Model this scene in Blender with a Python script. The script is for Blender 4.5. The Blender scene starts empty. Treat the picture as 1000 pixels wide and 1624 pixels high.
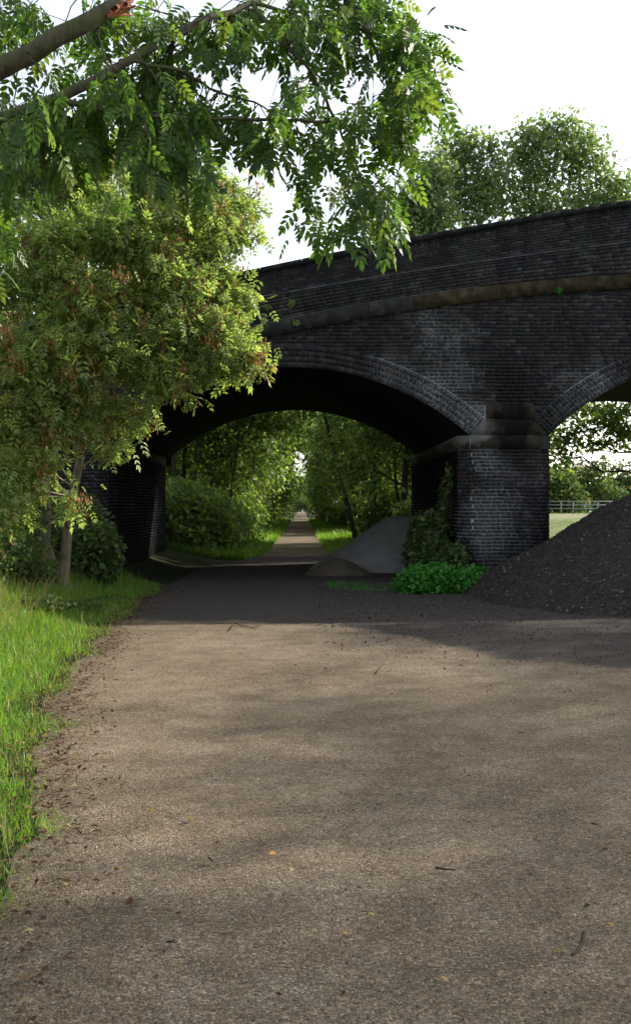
import bpy, math, random
import numpy as np
from mathutils import Vector, Matrix

rng = np.random.default_rng(7)
random.seed(7)
scene = bpy.context.scene
COL = scene.collection
R = math.radians

# ------------------------------------------------------------------ camera
cam_data = bpy.data.cameras.new('camera')
cam = bpy.data.objects.new('camera', cam_data)
COL.objects.link(cam)
cam.location = (0, 0, 1.6)
cam.rotation_euler = (R(90), 0, 0)
cam_data.sensor_fit = 'VERTICAL'
cam_data.sensor_height = 24
cam_data.lens = 1700 / 1624 * 24
cam_data.shift_x = 22 / 1624
cam_data.shift_y = -9 / 1624
cam_data.clip_start = 0.05
cam_data.clip_end = 3000
cam_data.dof.use_dof = True
cam_data.dof.focus_distance = 9.0
cam_data.dof.aperture_fstop = 5.6
scene.camera = cam

# ------------------------------------------------------------------ sun and sky
SUN = Vector((1.4, .95, 1.0)).normalized()          # direction towards the sun
elev = math.asin(SUN.z)
azim = math.atan2(SUN.x, SUN.y)                        # from +Y towards +X
world = bpy.data.worlds.new('World')
scene.world = world
world.use_nodes = True
wn = world.node_tree
wn.nodes.clear()
sky = wn.nodes.new('ShaderNodeTexSky')
sky.sky_type = 'NISHITA'
sky.sun_disc = False
sky.sun_elevation = elev
sky.sun_rotation = azim
sky.air_density = 1.0
sky.dust_density = 1.6
sky.ozone_density = 1.0
wb = wn.nodes.new('ShaderNodeBackground')
wb.inputs['Strength'].default_value = 0.15
wo = wn.nodes.new('ShaderNodeOutputWorld')
hs = wn.nodes.new('ShaderNodeHueSaturation')      # thin high cloud: the blue is washed out
hs.inputs['Saturation'].default_value = 0.45
wn.links.new(sky.outputs[0], hs.inputs['Color'])
wn.links.new(hs.outputs[0], wb.inputs['Color'])
wn.links.new(wb.outputs[0], wo.inputs['Surface'])

sl = bpy.data.lights.new('sun', 'SUN')
sl.energy = 3.5
sl.angle = R(0.7)
sl.color = (1.0, 0.93, 0.82)
so = bpy.data.objects.new('sun', sl)
COL.objects.link(so)
so.rotation_euler = SUN.to_track_quat('Z', 'Y').to_euler()
so.location = (20, 60, 50)

vs = scene.view_settings
vs.view_transform = 'Standard'
vs.look = 'None'
vs.gamma = 1
vs.use_curve_mapping = False
vs.exposure = 1.15

try:
    scene.cycles.max_bounces = 8
    scene.cycles.diffuse_bounces = 4
    scene.cycles.transmission_bounces = 4
    scene.cycles.transparent_max_bounces = 6
    scene.cycles.use_denoising = True
except Exception:
    pass

# ------------------------------------------------------------------ helpers
def tag(o, label=None, cat=None, group=None, kind=None):
    if label: o['label'] = label
    if cat: o['category'] = cat
    if group: o['group'] = group
    if kind: o['kind'] = kind
    return o

def empty(name, loc, label=None, cat=None, group=None):
    o = bpy.data.objects.new(name, None)
    COL.objects.link(o)
    o.location = loc
    o.empty_display_size = 0.2
    return tag(o, label, cat, group)

def make_mesh(name, verts, faces, attrs=None, smooth=False):
    """verts (N,3); faces: array (M,k) or list of such arrays; attrs: {name: per-face floats}"""
    if isinstance(faces, np.ndarray): faces = [faces]
    faces = [np.asarray(f, dtype=np.int64) for f in faces if len(f)]
    verts = np.asarray(verts, dtype=np.float32)
    me = bpy.data.meshes.new(name)
    me.vertices.add(len(verts))
    me.vertices.foreach_set('co', verts.ravel())
    nl = sum(f.size for f in faces)
    me.loops.add(nl)
    me.loops.foreach_set('vertex_index', np.concatenate([f.ravel() for f in faces]).astype(np.int32))
    tot = np.concatenate([np.full(len(f), f.shape[1]) for f in faces]).astype(np.int32)
    start = np.concatenate([[0], np.cumsum(tot)[:-1]]).astype(np.int32)
    me.polygons.add(len(tot))
    me.polygons.foreach_set('loop_start', start)
    me.polygons.foreach_set('loop_total', tot)
    me.update(calc_edges=True)
    if smooth:
        me.polygons.foreach_set('use_smooth', np.ones(len(tot), dtype=bool))
    for k, v in (attrs or {}).items():
        a = me.attributes.new(k, 'FLOAT', 'FACE')
        a.data.foreach_set('value', np.asarray(v, dtype=np.float32))
    return me

def link(name, me, mat=None, parent=None, loc=None):
    o = bpy.data.objects.new(name, me)
    COL.objects.link(o)
    if mat is not None and len(me.materials) == 0: me.materials.append(mat)
    if parent is not None:
        o.parent = parent
        # meshes are written in world coordinates: undo the parent chain's offset
        p, off = parent, Vector((0, 0, 0))
        while p is not None:
            off += p.location; p = p.parent
        o.location = -off if loc is None else Vector(loc) - off
    elif loc is not None:
        o.location = loc
    return o

class MB:
    """collects polygons"""
    def __init__(s): s.v = []; s.f = {}; s.n = 0
    def add(s, verts, faces):
        for f in faces: s.f.setdefault(len(f), []).append([i + s.n for i in f])
        s.v.extend(verts); s.n += len(verts)
    def hexa(s, p):   # p: 8 points, bottom ring 0-3 then top ring 4-7 (ccw from above)
        s.add(p, [(3,2,1,0),(4,5,6,7),(0,1,5,4),(1,2,6,5),(2,3,7,6),(3,0,4,7)])
    def box(s, x0, x1, y0, y1, z0, z1):
        s.hexa([(x0,y0,z0),(x1,y0,z0),(x1,y1,z0),(x0,y1,z0),(x0,y0,z1),(x1,y0,z1),(x1,y1,z1),(x0,y1,z1)])
    def mesh(s, name, smooth=False):
        return make_mesh(name, np.array(s.v), [np.array(f) for f in s.f.values()], smooth=smooth)

def tube_arrays(pts, rad, n=7):
    pts = np.asarray(pts, float); rad = np.asarray(rad, float)
    t = np.gradient(pts, axis=0)
    t /= np.linalg.norm(t, axis=1)[:, None] + 1e-9
    up = np.array([0.13, 0.31, 0.94]) if abs(t[0][2]) < 0.85 else np.array([1.0, 0.1, 0])
    v = []
    a = np.linspace(0, 2*math.pi, n, endpoint=False)
    for i in range(len(pts)):
        s = np.cross(t[i], up); s /= np.linalg.norm(s) + 1e-9
        u = np.cross(s, t[i])
        v.append(pts[i] + rad[i]*(np.cos(a)[:, None]*s + np.sin(a)[:, None]*u))
        up = u
    v = np.concatenate(v)
    f = []
    for i in range(len(pts)-1):
        for j in range(n):
            k = (j+1) % n
            f.append((i*n+j, i*n+k, (i+1)*n+k, (i+1)*n+j))
    return v, np.array(f)

class TB:
    """collects tubes"""
    def __init__(s): s.v = []; s.f = []; s.n = 0
    def tube(s, pts, rad, n=7):
        v, f = tube_arrays(pts, rad, n)
        s.v.append(v); s.f.append(f + s.n); s.n += len(v)
    def mesh(s, name): return make_mesh(name, np.concatenate(s.v), np.concatenate(s.f), smooth=True)

def scatter(tv, tf, pos, dirs, nrm, scale, width=None):
    """copies of a template (axis +Y, normal +Z): returns verts, faces, face->copy index"""
    n, m = len(pos), len(tv)
    d = dirs / (np.linalg.norm(dirs, axis=1)[:, None] + 1e-9)
    s = np.cross(d, nrm); s /= np.linalg.norm(s, axis=1)[:, None] + 1e-9
    u = np.cross(s, d)
    sc = np.asarray(scale)[:, None, None]
    w = sc if width is None else np.asarray(width)[:, None, None]
    V = tv[None, :, 0:1]*w*s[:, None] + tv[None, :, 1:2]*sc*d[:, None] + tv[None, :, 2:3]*sc*u[:, None] + pos[:, None]
    F = tf[None] + (np.arange(n)*m)[:, None, None]
    return V.reshape(-1, 3), F.reshape(-1, tf.shape[1]), np.repeat(np.arange(n), len(tf))

def _hash(ix, iy):
    h = (ix*374761393 + iy*668265263) & 0xffffffff
    h = ((h ^ (h >> 13))*1274126177) & 0xffffffff
    return ((h ^ (h >> 16)) & 0xffff)/65535.0
def vnoise(x, y):
    x = np.asarray(x, float); y = np.asarray(y, float)
    ix = np.floor(x).astype(np.int64); iy = np.floor(y).astype(np.int64)
    fx = x-ix; fy = y-iy
    fx = fx*fx*(3-2*fx); fy = fy*fy*(3-2*fy)
    return ((_hash(ix, iy)*(1-fx)+_hash(ix+1, iy)*fx)*(1-fy) + (_hash(ix, iy+1)*(1-fx)+_hash(ix+1, iy+1)*fx)*fy)
def fnoise(x, y, o=3):
    return sum(vnoise(x*2**k+17*k, y*2**k-9*k)/2**k for k in range(o))/(2-2**(1-o)) - 0.5
def sstep(t):
    t = np.clip(t, 0, 1); return t*t*(3-2*t)
def unit(n): 
    v = rng.normal(size=(n, 3)); return v/np.linalg.norm(v, axis=1)[:, None]
def at(px, py, D):                     # a point seen at px, py of the photograph at distance D
    return np.array([(px-478)*D/1700, D, 1.6+(803-py)*D/1700])

# ------------------------------------------------------------------ materials
class M:
    def __init__(s, name):
        s.m = bpy.data.materials.new(name); s.m.use_nodes = True
        s.t = s.m.node_tree; s.t.nodes.clear()
        s.out = s.t.nodes.new('ShaderNodeOutputMaterial')
    def n(s, typ, **kw):
        nd = s.t.nodes.new('ShaderNode'+typ)
        for k, v in kw.items(): setattr(nd, k, v)
        return nd
    def put(s, sock, v):
        if hasattr(v, 'is_linked') or isinstance(v, bpy.types.NodeSocket): s.t.links.new(v, sock)
        elif v is not None: sock.default_value = v
    def pos(s): return s.n('NewGeometry').outputs['Position']
    def noise(s, scale, detail=4, rough=0.6, vec=None, dist=0):
        nd = s.n('TexNoise'); s.put(nd.inputs['Vector'], vec if vec is not None else s.pos())
        nd.inputs['Scale'].default_value = scale; nd.inputs['Detail'].default_value = detail
        nd.inputs['Roughness'].default_value = rough; nd.inputs['Distortion'].default_value = dist
        return nd.outputs['Fac']
    def voro(s, scale, vec=None, out='Color', feature='F1'):
        nd = s.n('TexVoronoi', feature=feature); s.put(nd.inputs['Vector'], vec if vec is not None else s.pos())
        nd.inputs['Scale'].default_value = scale
        return nd.outputs[out]
    def math(s, op, a, b=None, c=None):
        nd = s.n('Math', operation=op)
        s.put(nd.inputs[0], a)
        if b is not None: s.put(nd.inputs[1], b)
        if c is not None: s.put(nd.inputs[2], c)
        return nd.outputs[0]
    def range(s, v, a, b, c=0.0, d=1.0):
        nd = s.n('MapRange'); s.put(nd.inputs[0], v)
        for i, x in enumerate((a, b, c, d)): nd.inputs[i+1].default_value = x
        return nd.outputs[0]
    def mix(s, f, a, b, blend='MIX'):
        nd = s.n('Mix', data_type='RGBA', blend_type=blend)
        s.put(nd.inputs[0], f)
        for sock, v in ((nd.inputs[6], a), (nd.inputs[7], b)):
            s.put(sock, (*v, 1) if isinstance(v, tuple) and len(v) == 3 else v)
        return nd.outputs[2]
    def ramp(s, f, stops, interp='LINEAR'):
        nd = s.n('ValToRGB'); s.put(nd.inputs[0], f)
        cr = nd.color_ramp; cr.interpolation = interp
        while len(cr.elements) < len(stops): cr.elements.new(0.5)
        for e, (p, c) in zip(cr.elements, stops): e.position = p; e.color = (*c, 1)
        return nd.outputs[0]
    def bump(s, h, strength=0.5, dist=0.01, normal=None):
        nd = s.n('Bump'); s.put(nd.inputs['Height'], h)
        nd.inputs['Strength'].default_value = strength; nd.inputs['Distance'].default_value = dist
        if normal is not None: s.put(nd.inputs['Normal'], normal)
        return nd.outputs[0]
    def principled(s, color, rough=0.8, spec=0.3, normal=None):
        p = s.n('BsdfPrincipled')
        s.put(p.inputs['Base Color'], (*color, 1) if isinstance(color, tuple) and len(color) == 3 else color)
        s.put(p.inputs['Roughness'], rough); s.put(p.inputs['Specular IOR Level'], spec)
        if normal is not None: s.put(p.inputs['Normal'], normal)
        return p.outputs[0]
    def done(s, shader): s.t.links.new(shader, s.out.inputs['Surface']); return s.m
    def rnd(s):            # a number per leaf / brick: face attribute plus the object's own
        a = s.n('Attribute', attribute_name='tint').outputs['Fac']
        o = s.n('ObjectInfo').outputs['Random']
        return s.math('FRACT', s.math('ADD', a, o))
    def sepz(s):
        nd = s.n('SeparateXYZ'); s.put(nd.inputs[0], s.pos()); return nd.outputs

def leaf_mat(name, stops, trans=0.45, tcol=(1.25, 1.35, 0.5), gloss=0.35, rough=0.42):
    m = M(name)
    c = m.ramp(m.rnd(), stops)
    c = m.mix(m.range(m.noise(0.9, 2), 0.35, 0.7, 0.0, 0.3), c, m.mix(1.0, c, (1.2, 1.08, 0.75), 'MULTIPLY'))
    p = m.principled(c, rough, gloss)
    t = m.n('BsdfTranslucent'); m.put(t.inputs[0], m.mix(1.0, c, tcol, 'MULTIPLY'))
    x = m.n('MixShader'); x.inputs[0].default_value = trans
    m.t.links.new(p, x.inputs[1]); m.t.links.new(t.outputs[0], x.inputs[2])
    return m.done(x.outputs[0])

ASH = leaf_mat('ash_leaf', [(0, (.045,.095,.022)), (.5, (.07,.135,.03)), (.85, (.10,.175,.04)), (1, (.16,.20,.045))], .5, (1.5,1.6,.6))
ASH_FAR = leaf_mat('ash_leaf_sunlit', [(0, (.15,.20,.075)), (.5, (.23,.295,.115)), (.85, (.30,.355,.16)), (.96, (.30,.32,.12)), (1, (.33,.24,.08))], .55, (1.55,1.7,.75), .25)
KEYS = leaf_mat('ash_keys', [(0, (.17,.070,.030)), (.6, (.28,.13,.055)), (1, (.38,.24,.10))], .35, (1.2,1.1,1.0), .2)
WOOD_LEAF = leaf_mat('woodland_leaf', [(0, (.065,.11,.034)), (.5, (.125,.185,.055)), (.85, (.19,.25,.08)), (1, (.28,.30,.11))], .52, (1.4,1.55,.65))
PALE_LEAF = leaf_mat('pale_tree_leaf', [(0, (.13,.18,.095)), (.6, (.19,.25,.13)), (1, (.26,.31,.17))], .55, (1.2,1.35,.6))
BRAMBLE = leaf_mat('bramble_leaf', [(0, (.045,.09,.035)), (.6, (.085,.14,.055)), (.9, (.15,.17,.06)), (1, (.20,.12,.05))], .35, (1.3,1.4,.6), .1, .6)
NETTLE = leaf_mat('nettle_leaf', [(0, (.035,.15,.024)), (.7, (.06,.23,.034)), (1, (.10,.28,.045))], .35, (1.2,1.4,.5))
GRASS = leaf_mat('grass_blade', [(0, (.10,.20,.032)), (.6, (.17,.31,.052)), (.9, (.24,.36,.075)), (1, (.36,.31,.12))], .45, (1.25,1.35,.5), .25)
STRAW = leaf_mat('dry_grass', [(0, (.24,.19,.09)), (.6, (.34,.28,.14)), (1, (.20,.22,.07))], .3, (1.1,1.0,.8), .2)
LITTER = leaf_mat('dead_leaf', [(0, (.05,.025,.014)), (.5, (.10,.055,.028)), (.85, (.17,.11,.055)), (1, (.30,.23,.12))], .15, (1.1,1.0,.8), .08, .8)
YELLOW_LEAF = leaf_mat('yellow_leaf', [(0, (.48,.25,.03)), (.5, (.50,.34,.07)), (1, (.45,.42,.16))], .2, (1.1,1.0,.5), .3)

def bark_mat(name, a, b, moss=0.3):
    m = M(name)
    v = m.n('VectorMath', operation='MULTIPLY'); m.put(v.inputs[0], m.pos()); v.inputs[1].default_value = (1, 1, .25)
    n1 = m.noise(22, 6, .7, v.outputs[0])
    c = m.mix(m.range(n1, .35, .65), a, b)
    c = m.mix(m.range(m.noise(5, 3), .42, .62, 0, moss), c, (.085,.10,.032))
    return m.done(m.principled(c, .85, .2, m.bump(n1, .8, .012)))
BARK = bark_mat('bark', (.035,.030,.020), (.12,.105,.07), .9)
BARK_PALE = bark_mat('pale_bark', (.13,.105,.065), (.27,.23,.15), .5)
BARK_DARK = bark_mat('bark_dark', (.018,.015,.011), (.06,.05,.035))
m = M('torn_wood'); c = m.ramp(m.noise(30, 3), [(.3, (.14,.04,.018)), (.7, (.42,.17,.08))]); TORN = m.done(m.principled(c, .8, .2))

# bridge brick: blue-black engineering brick
def stain_fields(m):
    x, y, z = m.sepz()
    w = m.math('MULTIPLY', m.math('SUBTRACT', m.noise(3.2, 4, .65), .5), .9)
    # the damp black streak down the spandrel onto the springer
    dx = m.math('ABSOLUTE', m.math('SUBTRACT', m.math('ADD', x, w), 4.32))
    a = m.range(dx, .22, .46, 1, 0)
    zz = m.math('ADD', z, w)
    a = m.math('MULTIPLY', a, m.range(zz, 4.35, 4.75, 1, 0))
    a = m.math('MULTIPLY', a, m.range(zz, 2.3, 2.8, 0, 1))
    return a
def lime_field(m):
    """white lime weeping through joints: strongest on the arch rings near the springing, the lower pier and two patches"""
    x, y, z = m.sepz()
    big = m.noise(1.1, 4, .6)
    fine = m.noise(5.5, 6, .75)
    def blob(cx, cz, r):
        d = m.n('CombineXYZ'); m.put(d.inputs[0], m.math('SUBTRACT', x, cx)); m.put(d.inputs[2], m.math('SUBTRACT', z, cz))
        l = m.n('VectorMath', operation='LENGTH'); m.put(l.inputs[0], d.outputs[0])
        return m.range(l.outputs['Value'], r*.3, r, 1, 0)
    f = m.math('MULTIPLY', m.math('MAXIMUM', blob(3.45, 3.3, .6), blob(2.75, 3.9, .6)), 2.5)
    f = m.math('MAXIMUM', f, m.math('MULTIPLY', m.math('MAXIMUM', blob(3.84, 2.50, .16), blob(3.62, 2.40, .12)), 2.6))
    for b in ((3.9, 1.2, 1.0), (5.9, 3.8, 1.0), (-3.3, 3.5, .9), (2.9, 5.0, .9), (3.2, 4.3, .7), (3.85, 2.5, .5), (1.9, 4.2, .8)):
        f = m.math('MAXIMUM', f, blob(*b))
    f = m.math('ADD', m.math('MULTIPLY', f, .42), big)
    return m.math('ADD', m.math('SUBTRACT', f, .26), m.math('MULTIPLY', fine, 1.05))

m = M('engineering_brick')
r = m.rnd()
c = m.ramp(r, [(0, (.008,.009,.011)), (.35, (.020,.021,.024)), (.6, (.034,.028,.027)), (.85, (.058,.040,.032)), (.95, (.075,.070,.070)), (1, (.085,.08,.078))])
c = m.mix(m.range(m.noise(38, 4, .7), .35, .7), c, m.mix(1.0, c, (.45,.45,.5), 'MULTIPLY'))
lf = lime_field(m)
c = m.mix(m.math('MULTIPLY', m.range(lf, .95, 1.3, 0, .8), m.range(m.noise(22, 3, .75), .45, .6)), c, (.24,.25,.26))
c = m.mix(m.range(m.noise(.9, 4, .65), .42, .62, 0, .75), c, m.mix(1.0, c, (.35,.35,.36), 'MULTIPLY'))
c = m.mix(m.range(m.noise(1.3, 3, .6, None, 1.0), .56, .7, 0, .6), c, (.05,.040,.035))
x, y, z = m.sepz()
c = m.mix(m.math('MULTIPLY', m.range(m.noise(1.6, 3), .5, .7, 0, .5), m.range(z, 5.2, 5.9, .2, 1)), c, (.035,.042,.026))
v = m.n('VectorMath', operation='MULTIPLY'); m.put(v.inputs[0], m.pos()); v.inputs[1].default_value = (2.2, 1, .22)
c = m.mix(m.range(m.noise(1.5, 5, .65, v.outputs[0]), .48, .66, 0, .75), c, m.mix(1.0, c, (.3,.3,.3), 'MULTIPLY'))
c = m.mix(stain_fields(m), c, (.006,.006,.006))
BRICK = m.done(m.principled(c, m.range(m.noise(12, 2), .3, .7, .5, .8), .3, m.bump(m.noise(60, 3), .35, .004)))

m = M('mortar')
lf = lime_field(m)
c = m.mix(m.range(lf, .80, 1.12), (.040,.040,.040), (.34,.35,.36))
c = m.mix(stain_fields(m), c, (.008,.008,.008))
MORTAR = m.done(m.principled(c, .9, .1, m.bump(m.noise(80, 3), .5, .004)))

m = M('soffit_brick')     # near-black brick inside the arch
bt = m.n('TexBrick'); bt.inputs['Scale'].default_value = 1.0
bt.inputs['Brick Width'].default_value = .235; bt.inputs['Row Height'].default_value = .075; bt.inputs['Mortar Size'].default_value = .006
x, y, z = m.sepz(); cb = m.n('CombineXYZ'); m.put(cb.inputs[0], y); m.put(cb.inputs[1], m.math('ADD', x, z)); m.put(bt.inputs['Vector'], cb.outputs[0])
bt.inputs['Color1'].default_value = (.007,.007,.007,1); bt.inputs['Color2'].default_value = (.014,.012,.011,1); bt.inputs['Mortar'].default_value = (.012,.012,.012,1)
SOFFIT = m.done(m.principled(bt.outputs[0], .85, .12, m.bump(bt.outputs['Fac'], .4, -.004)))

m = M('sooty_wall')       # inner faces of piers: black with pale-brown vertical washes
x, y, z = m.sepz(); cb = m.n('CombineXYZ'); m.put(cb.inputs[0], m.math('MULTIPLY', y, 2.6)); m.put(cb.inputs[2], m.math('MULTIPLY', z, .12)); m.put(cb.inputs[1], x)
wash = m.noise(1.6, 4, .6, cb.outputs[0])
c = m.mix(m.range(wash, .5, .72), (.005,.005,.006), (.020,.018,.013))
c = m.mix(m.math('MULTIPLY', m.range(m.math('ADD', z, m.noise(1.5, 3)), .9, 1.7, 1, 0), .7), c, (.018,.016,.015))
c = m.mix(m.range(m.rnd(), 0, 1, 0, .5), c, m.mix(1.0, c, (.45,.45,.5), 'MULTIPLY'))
INNER_WALL = m.done(m.principled(c, .9, .04, m.bump(m.noise(60, 3), .35, .004)))

def stone_mat(name, a, b, c_, stain=True):
    m = M(name)
    c = m.ramp(m.noise(5.5, 6, .68), [(.3, a), (.52, b), (.72, c_)])
    if stain: c = m.mix(stain_fields(m), c, (.008,.008,.007))
    c = m.mix(m.range(m.rnd(), 0, 1, 0, .55), c, m.mix(1.0, c, (.5,.5,.52), 'MULTIPLY'))
    c = m.mix(m.range(m.noise(2.2, 4, .7), .56, .72, 0, .7), c, (.022,.022,.020))
    if stain: c = m.mix(m.range(lime_field(m), 1.15, 1.4, 0, .4), c, (.26,.26,.25))
    return m.done(m.principled(c, .9, .15, m.bump(m.noise(25, 5, .7), .8, .012)))
BAND_STONE = stone_mat('weathered_sandstone', (.014,.013,.010), (.055,.043,.021), (.11,.092,.05))
BAND_DARK = stone_mat('sooty_sandstone', (.020,.020,.019), (.038,.037,.033), (.085,.08,.065))
SPRINGER = stone_mat('springer_stone', (.026,.021,.014), (.055,.043,.027), (.10,.082,.055))
COPING = stone_mat('coping_stone', (.012,.013,.013), (.022,.024,.023), (.04,.043,.04), False)
LEDGE = stone_mat('ledge_brick', (.06,.063,.066), (.11,.115,.12), (.17,.175,.18), False)

# ground
m = M('gravel_path')
pl = m.n('Attribute', attribute_name='planings').outputs['Fac']  # planings spill on the right, bridge shade painted darker on the left
p3 = m.pos()
big = m.noise(.55, 4, .6); mid = m.noise(3.5, 5, .65)
base = m.ramp(m.math('ADD', m.math('MULTIPLY', big, .5), m.math('MULTIPLY', mid, .5)), [(.34, (.115,.089,.060)), (.5, (.178,.141,.098)), (.64, (.235,.194,.145))])
vc = m.n('SeparateColor'); m.put(vc.inputs[0], m.voro(95, out='Color'))
speck = m.ramp(vc.outputs[0], [(0, (.16,.14,.12)), (.16, (.62,.57,.52)), (.6, (1.0,.97,.93)), (.85, (1.35,1.3,1.22)), (1, (2.2,2.15,2.1))])
vc2 = m.n('SeparateColor'); m.put(vc2.inputs[0], m.voro(150, out='Color'))
speck2 = m.ramp(vc2.outputs[1], [(0, (.4,.38,.36)), (.5, (1,1,1)), (1, (1.5,1.48,1.45))])
base = m.mix(.66, base, m.mix(1.0, m.mix(1.0, base, speck, 'MULTIPLY'), speck2, 'MULTIPLY'))
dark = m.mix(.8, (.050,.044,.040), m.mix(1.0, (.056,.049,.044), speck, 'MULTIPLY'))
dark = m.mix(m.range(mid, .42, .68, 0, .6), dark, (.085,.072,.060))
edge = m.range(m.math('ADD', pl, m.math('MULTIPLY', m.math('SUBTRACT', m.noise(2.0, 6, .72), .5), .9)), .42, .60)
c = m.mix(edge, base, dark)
dist = m.voro(95, out='Distance')
nb = m.bump(m.math('ADD', m.math('MULTIPLY', dist, -1), m.math('MULTIPLY', m.noise(120, 3), .6)), .75, .010)
PATH = m.done(m.principled(c, .95, .12, nb))

m = M('soil')
n1 = m.noise(1.2, 5, .65)
c = m.ramp(n1, [(.35, (.030,.034,.014)), (.5, (.036,.050,.015)), (.7, (.055,.048,.026))])
c = m.mix(m.range(m.noise(40, 3), .4, .6), c, m.mix(1.0, c, (.4,.42,.4), 'MULTIPLY'))
SOIL = m.done(m.principled(c, .95, .1, m.bump(m.noise(18, 5, .7), 1.0, .04)))

m = M('meadow')
n1 = m.noise(.5, 5, .7)
c = m.ramp(n1, [(.35, (.08,.13,.03)), (.6, (.20,.22,.08))])
x, y, z = m.sepz()
c = m.mix(m.math('MULTIPLY', m.range(y, 60, 66, 0, 1), m.range(y, 84, 90, 1, 0)), c, (.22,.21,.13))
MEADOW = m.done(m.principled(c, .95, .1, m.bump(m.noise(8, 4), 1.0, .08)))

m = M('asphalt_planings')
vc = m.n('SeparateColor'); m.put(vc.inputs[0], m.voro(26, out='Color'))
c = m.ramp(vc.outputs[0], [(0, (.014,.011,.010)), (.5, (.034,.025,.021)), (.85, (.055,.041,.034)), (.965, (.08,.06,.05)), (1, (.20,.16,.13))])
c = m.mix(m.range(m.noise(1.4, 4), .4, .7, 0, .5), c, (.040,.028,.024))
PLANINGS = m.done(m.principled(c, .85, .25, m.bump(m.math('ADD', m.math('MULTIPLY', m.voro(26, out='Distance'), -1), m.noise(60, 3)), .9, .03)))

m = M('stone_dust')
c = m.ramp(m.noise(1.6, 5, .65), [(.3, (.20,.193,.188)), (.55, (.30,.29,.285)), (.8, (.38,.367,.358))])
c = m.mix(m.range(m.noise(90, 2), .35, .65, 0, .5), c, m.mix(1.0, c, (.5,.5,.5), 'MULTIPLY'))
DUST = m.done(m.principled(c, .9, .15, m.bump(m.noise(45, 4, .7), .6, .012)))
m = M('brown_sand')
c = m.ramp(m.noise(4, 5, .65), [(.3, (.085,.068,.045)), (.7, (.14,.112,.075))])
SAND = m.done(m.principled(c, .9, .15, m.bump(m.noise(45, 4, .7), .6, .012)))
m = M('loose_stone'); c = m.ramp(m.rnd(), [(0, (.045,.04,.037)), (.5, (.16,.135,.11)), (.85, (.26,.235,.20)), (1, (.5,.47,.43))]); STONE = m.done(m.principled(c, .8, .3))
m = M('planing_chip'); c = m.ramp(m.rnd(), [(0, (.012,.010,.009)), (.6, (.036,.028,.024)), (.93, (.075,.06,.052)), (1, (.26,.21,.17))]); CHIP = m.done(m.principled(c, .75, .35))
m = M('galvanised_rail'); RAIL = m.done(m.principled(m.ramp(m.noise(5, 3), [(.3, (.22,.23,.23)), (.7, (.34,.35,.34))]), .55, .4))
m = M('road_tarmac'); ROADM = m.done(m.principled(m.ramp(m.noise(30, 4), [(.3, (.035,.035,.036)), (.7, (.06,.06,.06))]), .9, .2))

# ------------------------------------------------------------------ ground
LE = np.array([(-6,-.9),(2,-1.0),(4.27,-1.20),(5.47,-1.42),(6.85,-1.72),(9.5,-2.12),(13.8,-2.5),(18,-2.75),(22.3,-2.73),(28,-2.6),(31,-1.9),(35,-1.3),(40,-1.25),(60,-1.2),(450,-1.2)])
RE = np.array([(-6,12),(19,12),(20.5,9),(21.5,3.1),(26,2.6),(29,2.2),(33,1.1),(40,.95),(50,.9),(450,.9)])
def left_edge(y): return np.interp(y, LE[:,0], LE[:,1])
def right_edge(y): return np.interp(y, RE[:,0], RE[:,1])
def gz(x, y):
    x = np.asarray(x, float); y = np.asarray(y, float)
    d = np.maximum(0, left_edge(y)-.25-x)
    amp = np.where(y < 26, .62, .62-.4*sstep((y-26)/10))
    z = amp*sstep(d/2.6) + .25*sstep((d-2.5)/8)
    d2 = np.maximum(0, x-right_edge(y)-.2)
    z = z + .18*sstep(d2/3)*sstep((y-30)/6) + .75*sstep((x-7)/9)*sstep((y-36)/25)
    z = z + np.where((d > 0) | (d2 > 0), 1, 0)*fnoise(x*1.3, y*1.3)*.10*np.clip(d+d2, 0, 1)
    return z
gx = np.concatenate([[-900,-400,-180,-90,-50,-30,-22,-16,-12],np.arange(-9,5,.2),np.arange(5,14,.5),[15,17,20,24,30,38,50,80,150,400,900]])
gy = np.concatenate([[-60,-25,-12,-6,-3],np.arange(-1,26,.3),np.arange(26,62,.8),np.arange(62,120,3),[125,140,160,190,230,280,350,500,800,1400]])
GX, GY = np.meshgrid(gx, gy)
GZ = gz(GX, GY)
nx, ny = len(gx), len(gy)
I = np.arange(nx*ny).reshape(ny, nx)
F = np.stack([I[:-1,:-1], I[:-1,1:], I[1:,1:], I[1:,:-1]], -1).reshape(-1, 4)
me = make_mesh('ground', np.stack([GX, GY, GZ], -1).reshape(-1, 3), F, smooth=True)
me.materials.append(SOIL); me.materials.append(MEADOW)
fc = (GX[:-1,:-1] > 8).reshape(-1) & (GY[:-1,:-1] > 36).reshape(-1)
me.polygons.foreach_set('material_index', fc.astype(np.int32))
tag(link('ground', me), kind='structure')

py_ = np.concatenate([np.arange(-5, 24, .12), np.arange(24, 60, .4), np.arange(60, 450, 5)])
nc = 90
u = np.linspace(0, 1, nc)
X = []; 
for yv in py_:
    l = left_edge(yv) + .16*fnoise(yv*1.7, 3.3)*2 + .07*fnoise(yv*6, 8.1)
    r_ = right_edge(yv) + .1*fnoise(yv*1.7, 9.3)
    X.append(l + (r_-l)*u)
PX = np.array(X); PY = np.repeat(py_[:, None], nc, 1)
PZ = .022 + fnoise(PX*.9, PY*.9)*.016*np.minimum(1, np.minimum(u, 1-u)*12)[None] - .02*((u < .001) | (u > .999))[None]
I = np.arange(PX.size).reshape(PX.shape)
F = np.stack([I[:-1,:-1], I[:-1,1:], I[1:,1:], I[1:,:-1]], -1).reshape(-1, 4)
me = make_mesh('path', np.stack([PX, PY, PZ], -1).reshape(-1, 3), F, smooth=True)
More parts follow.
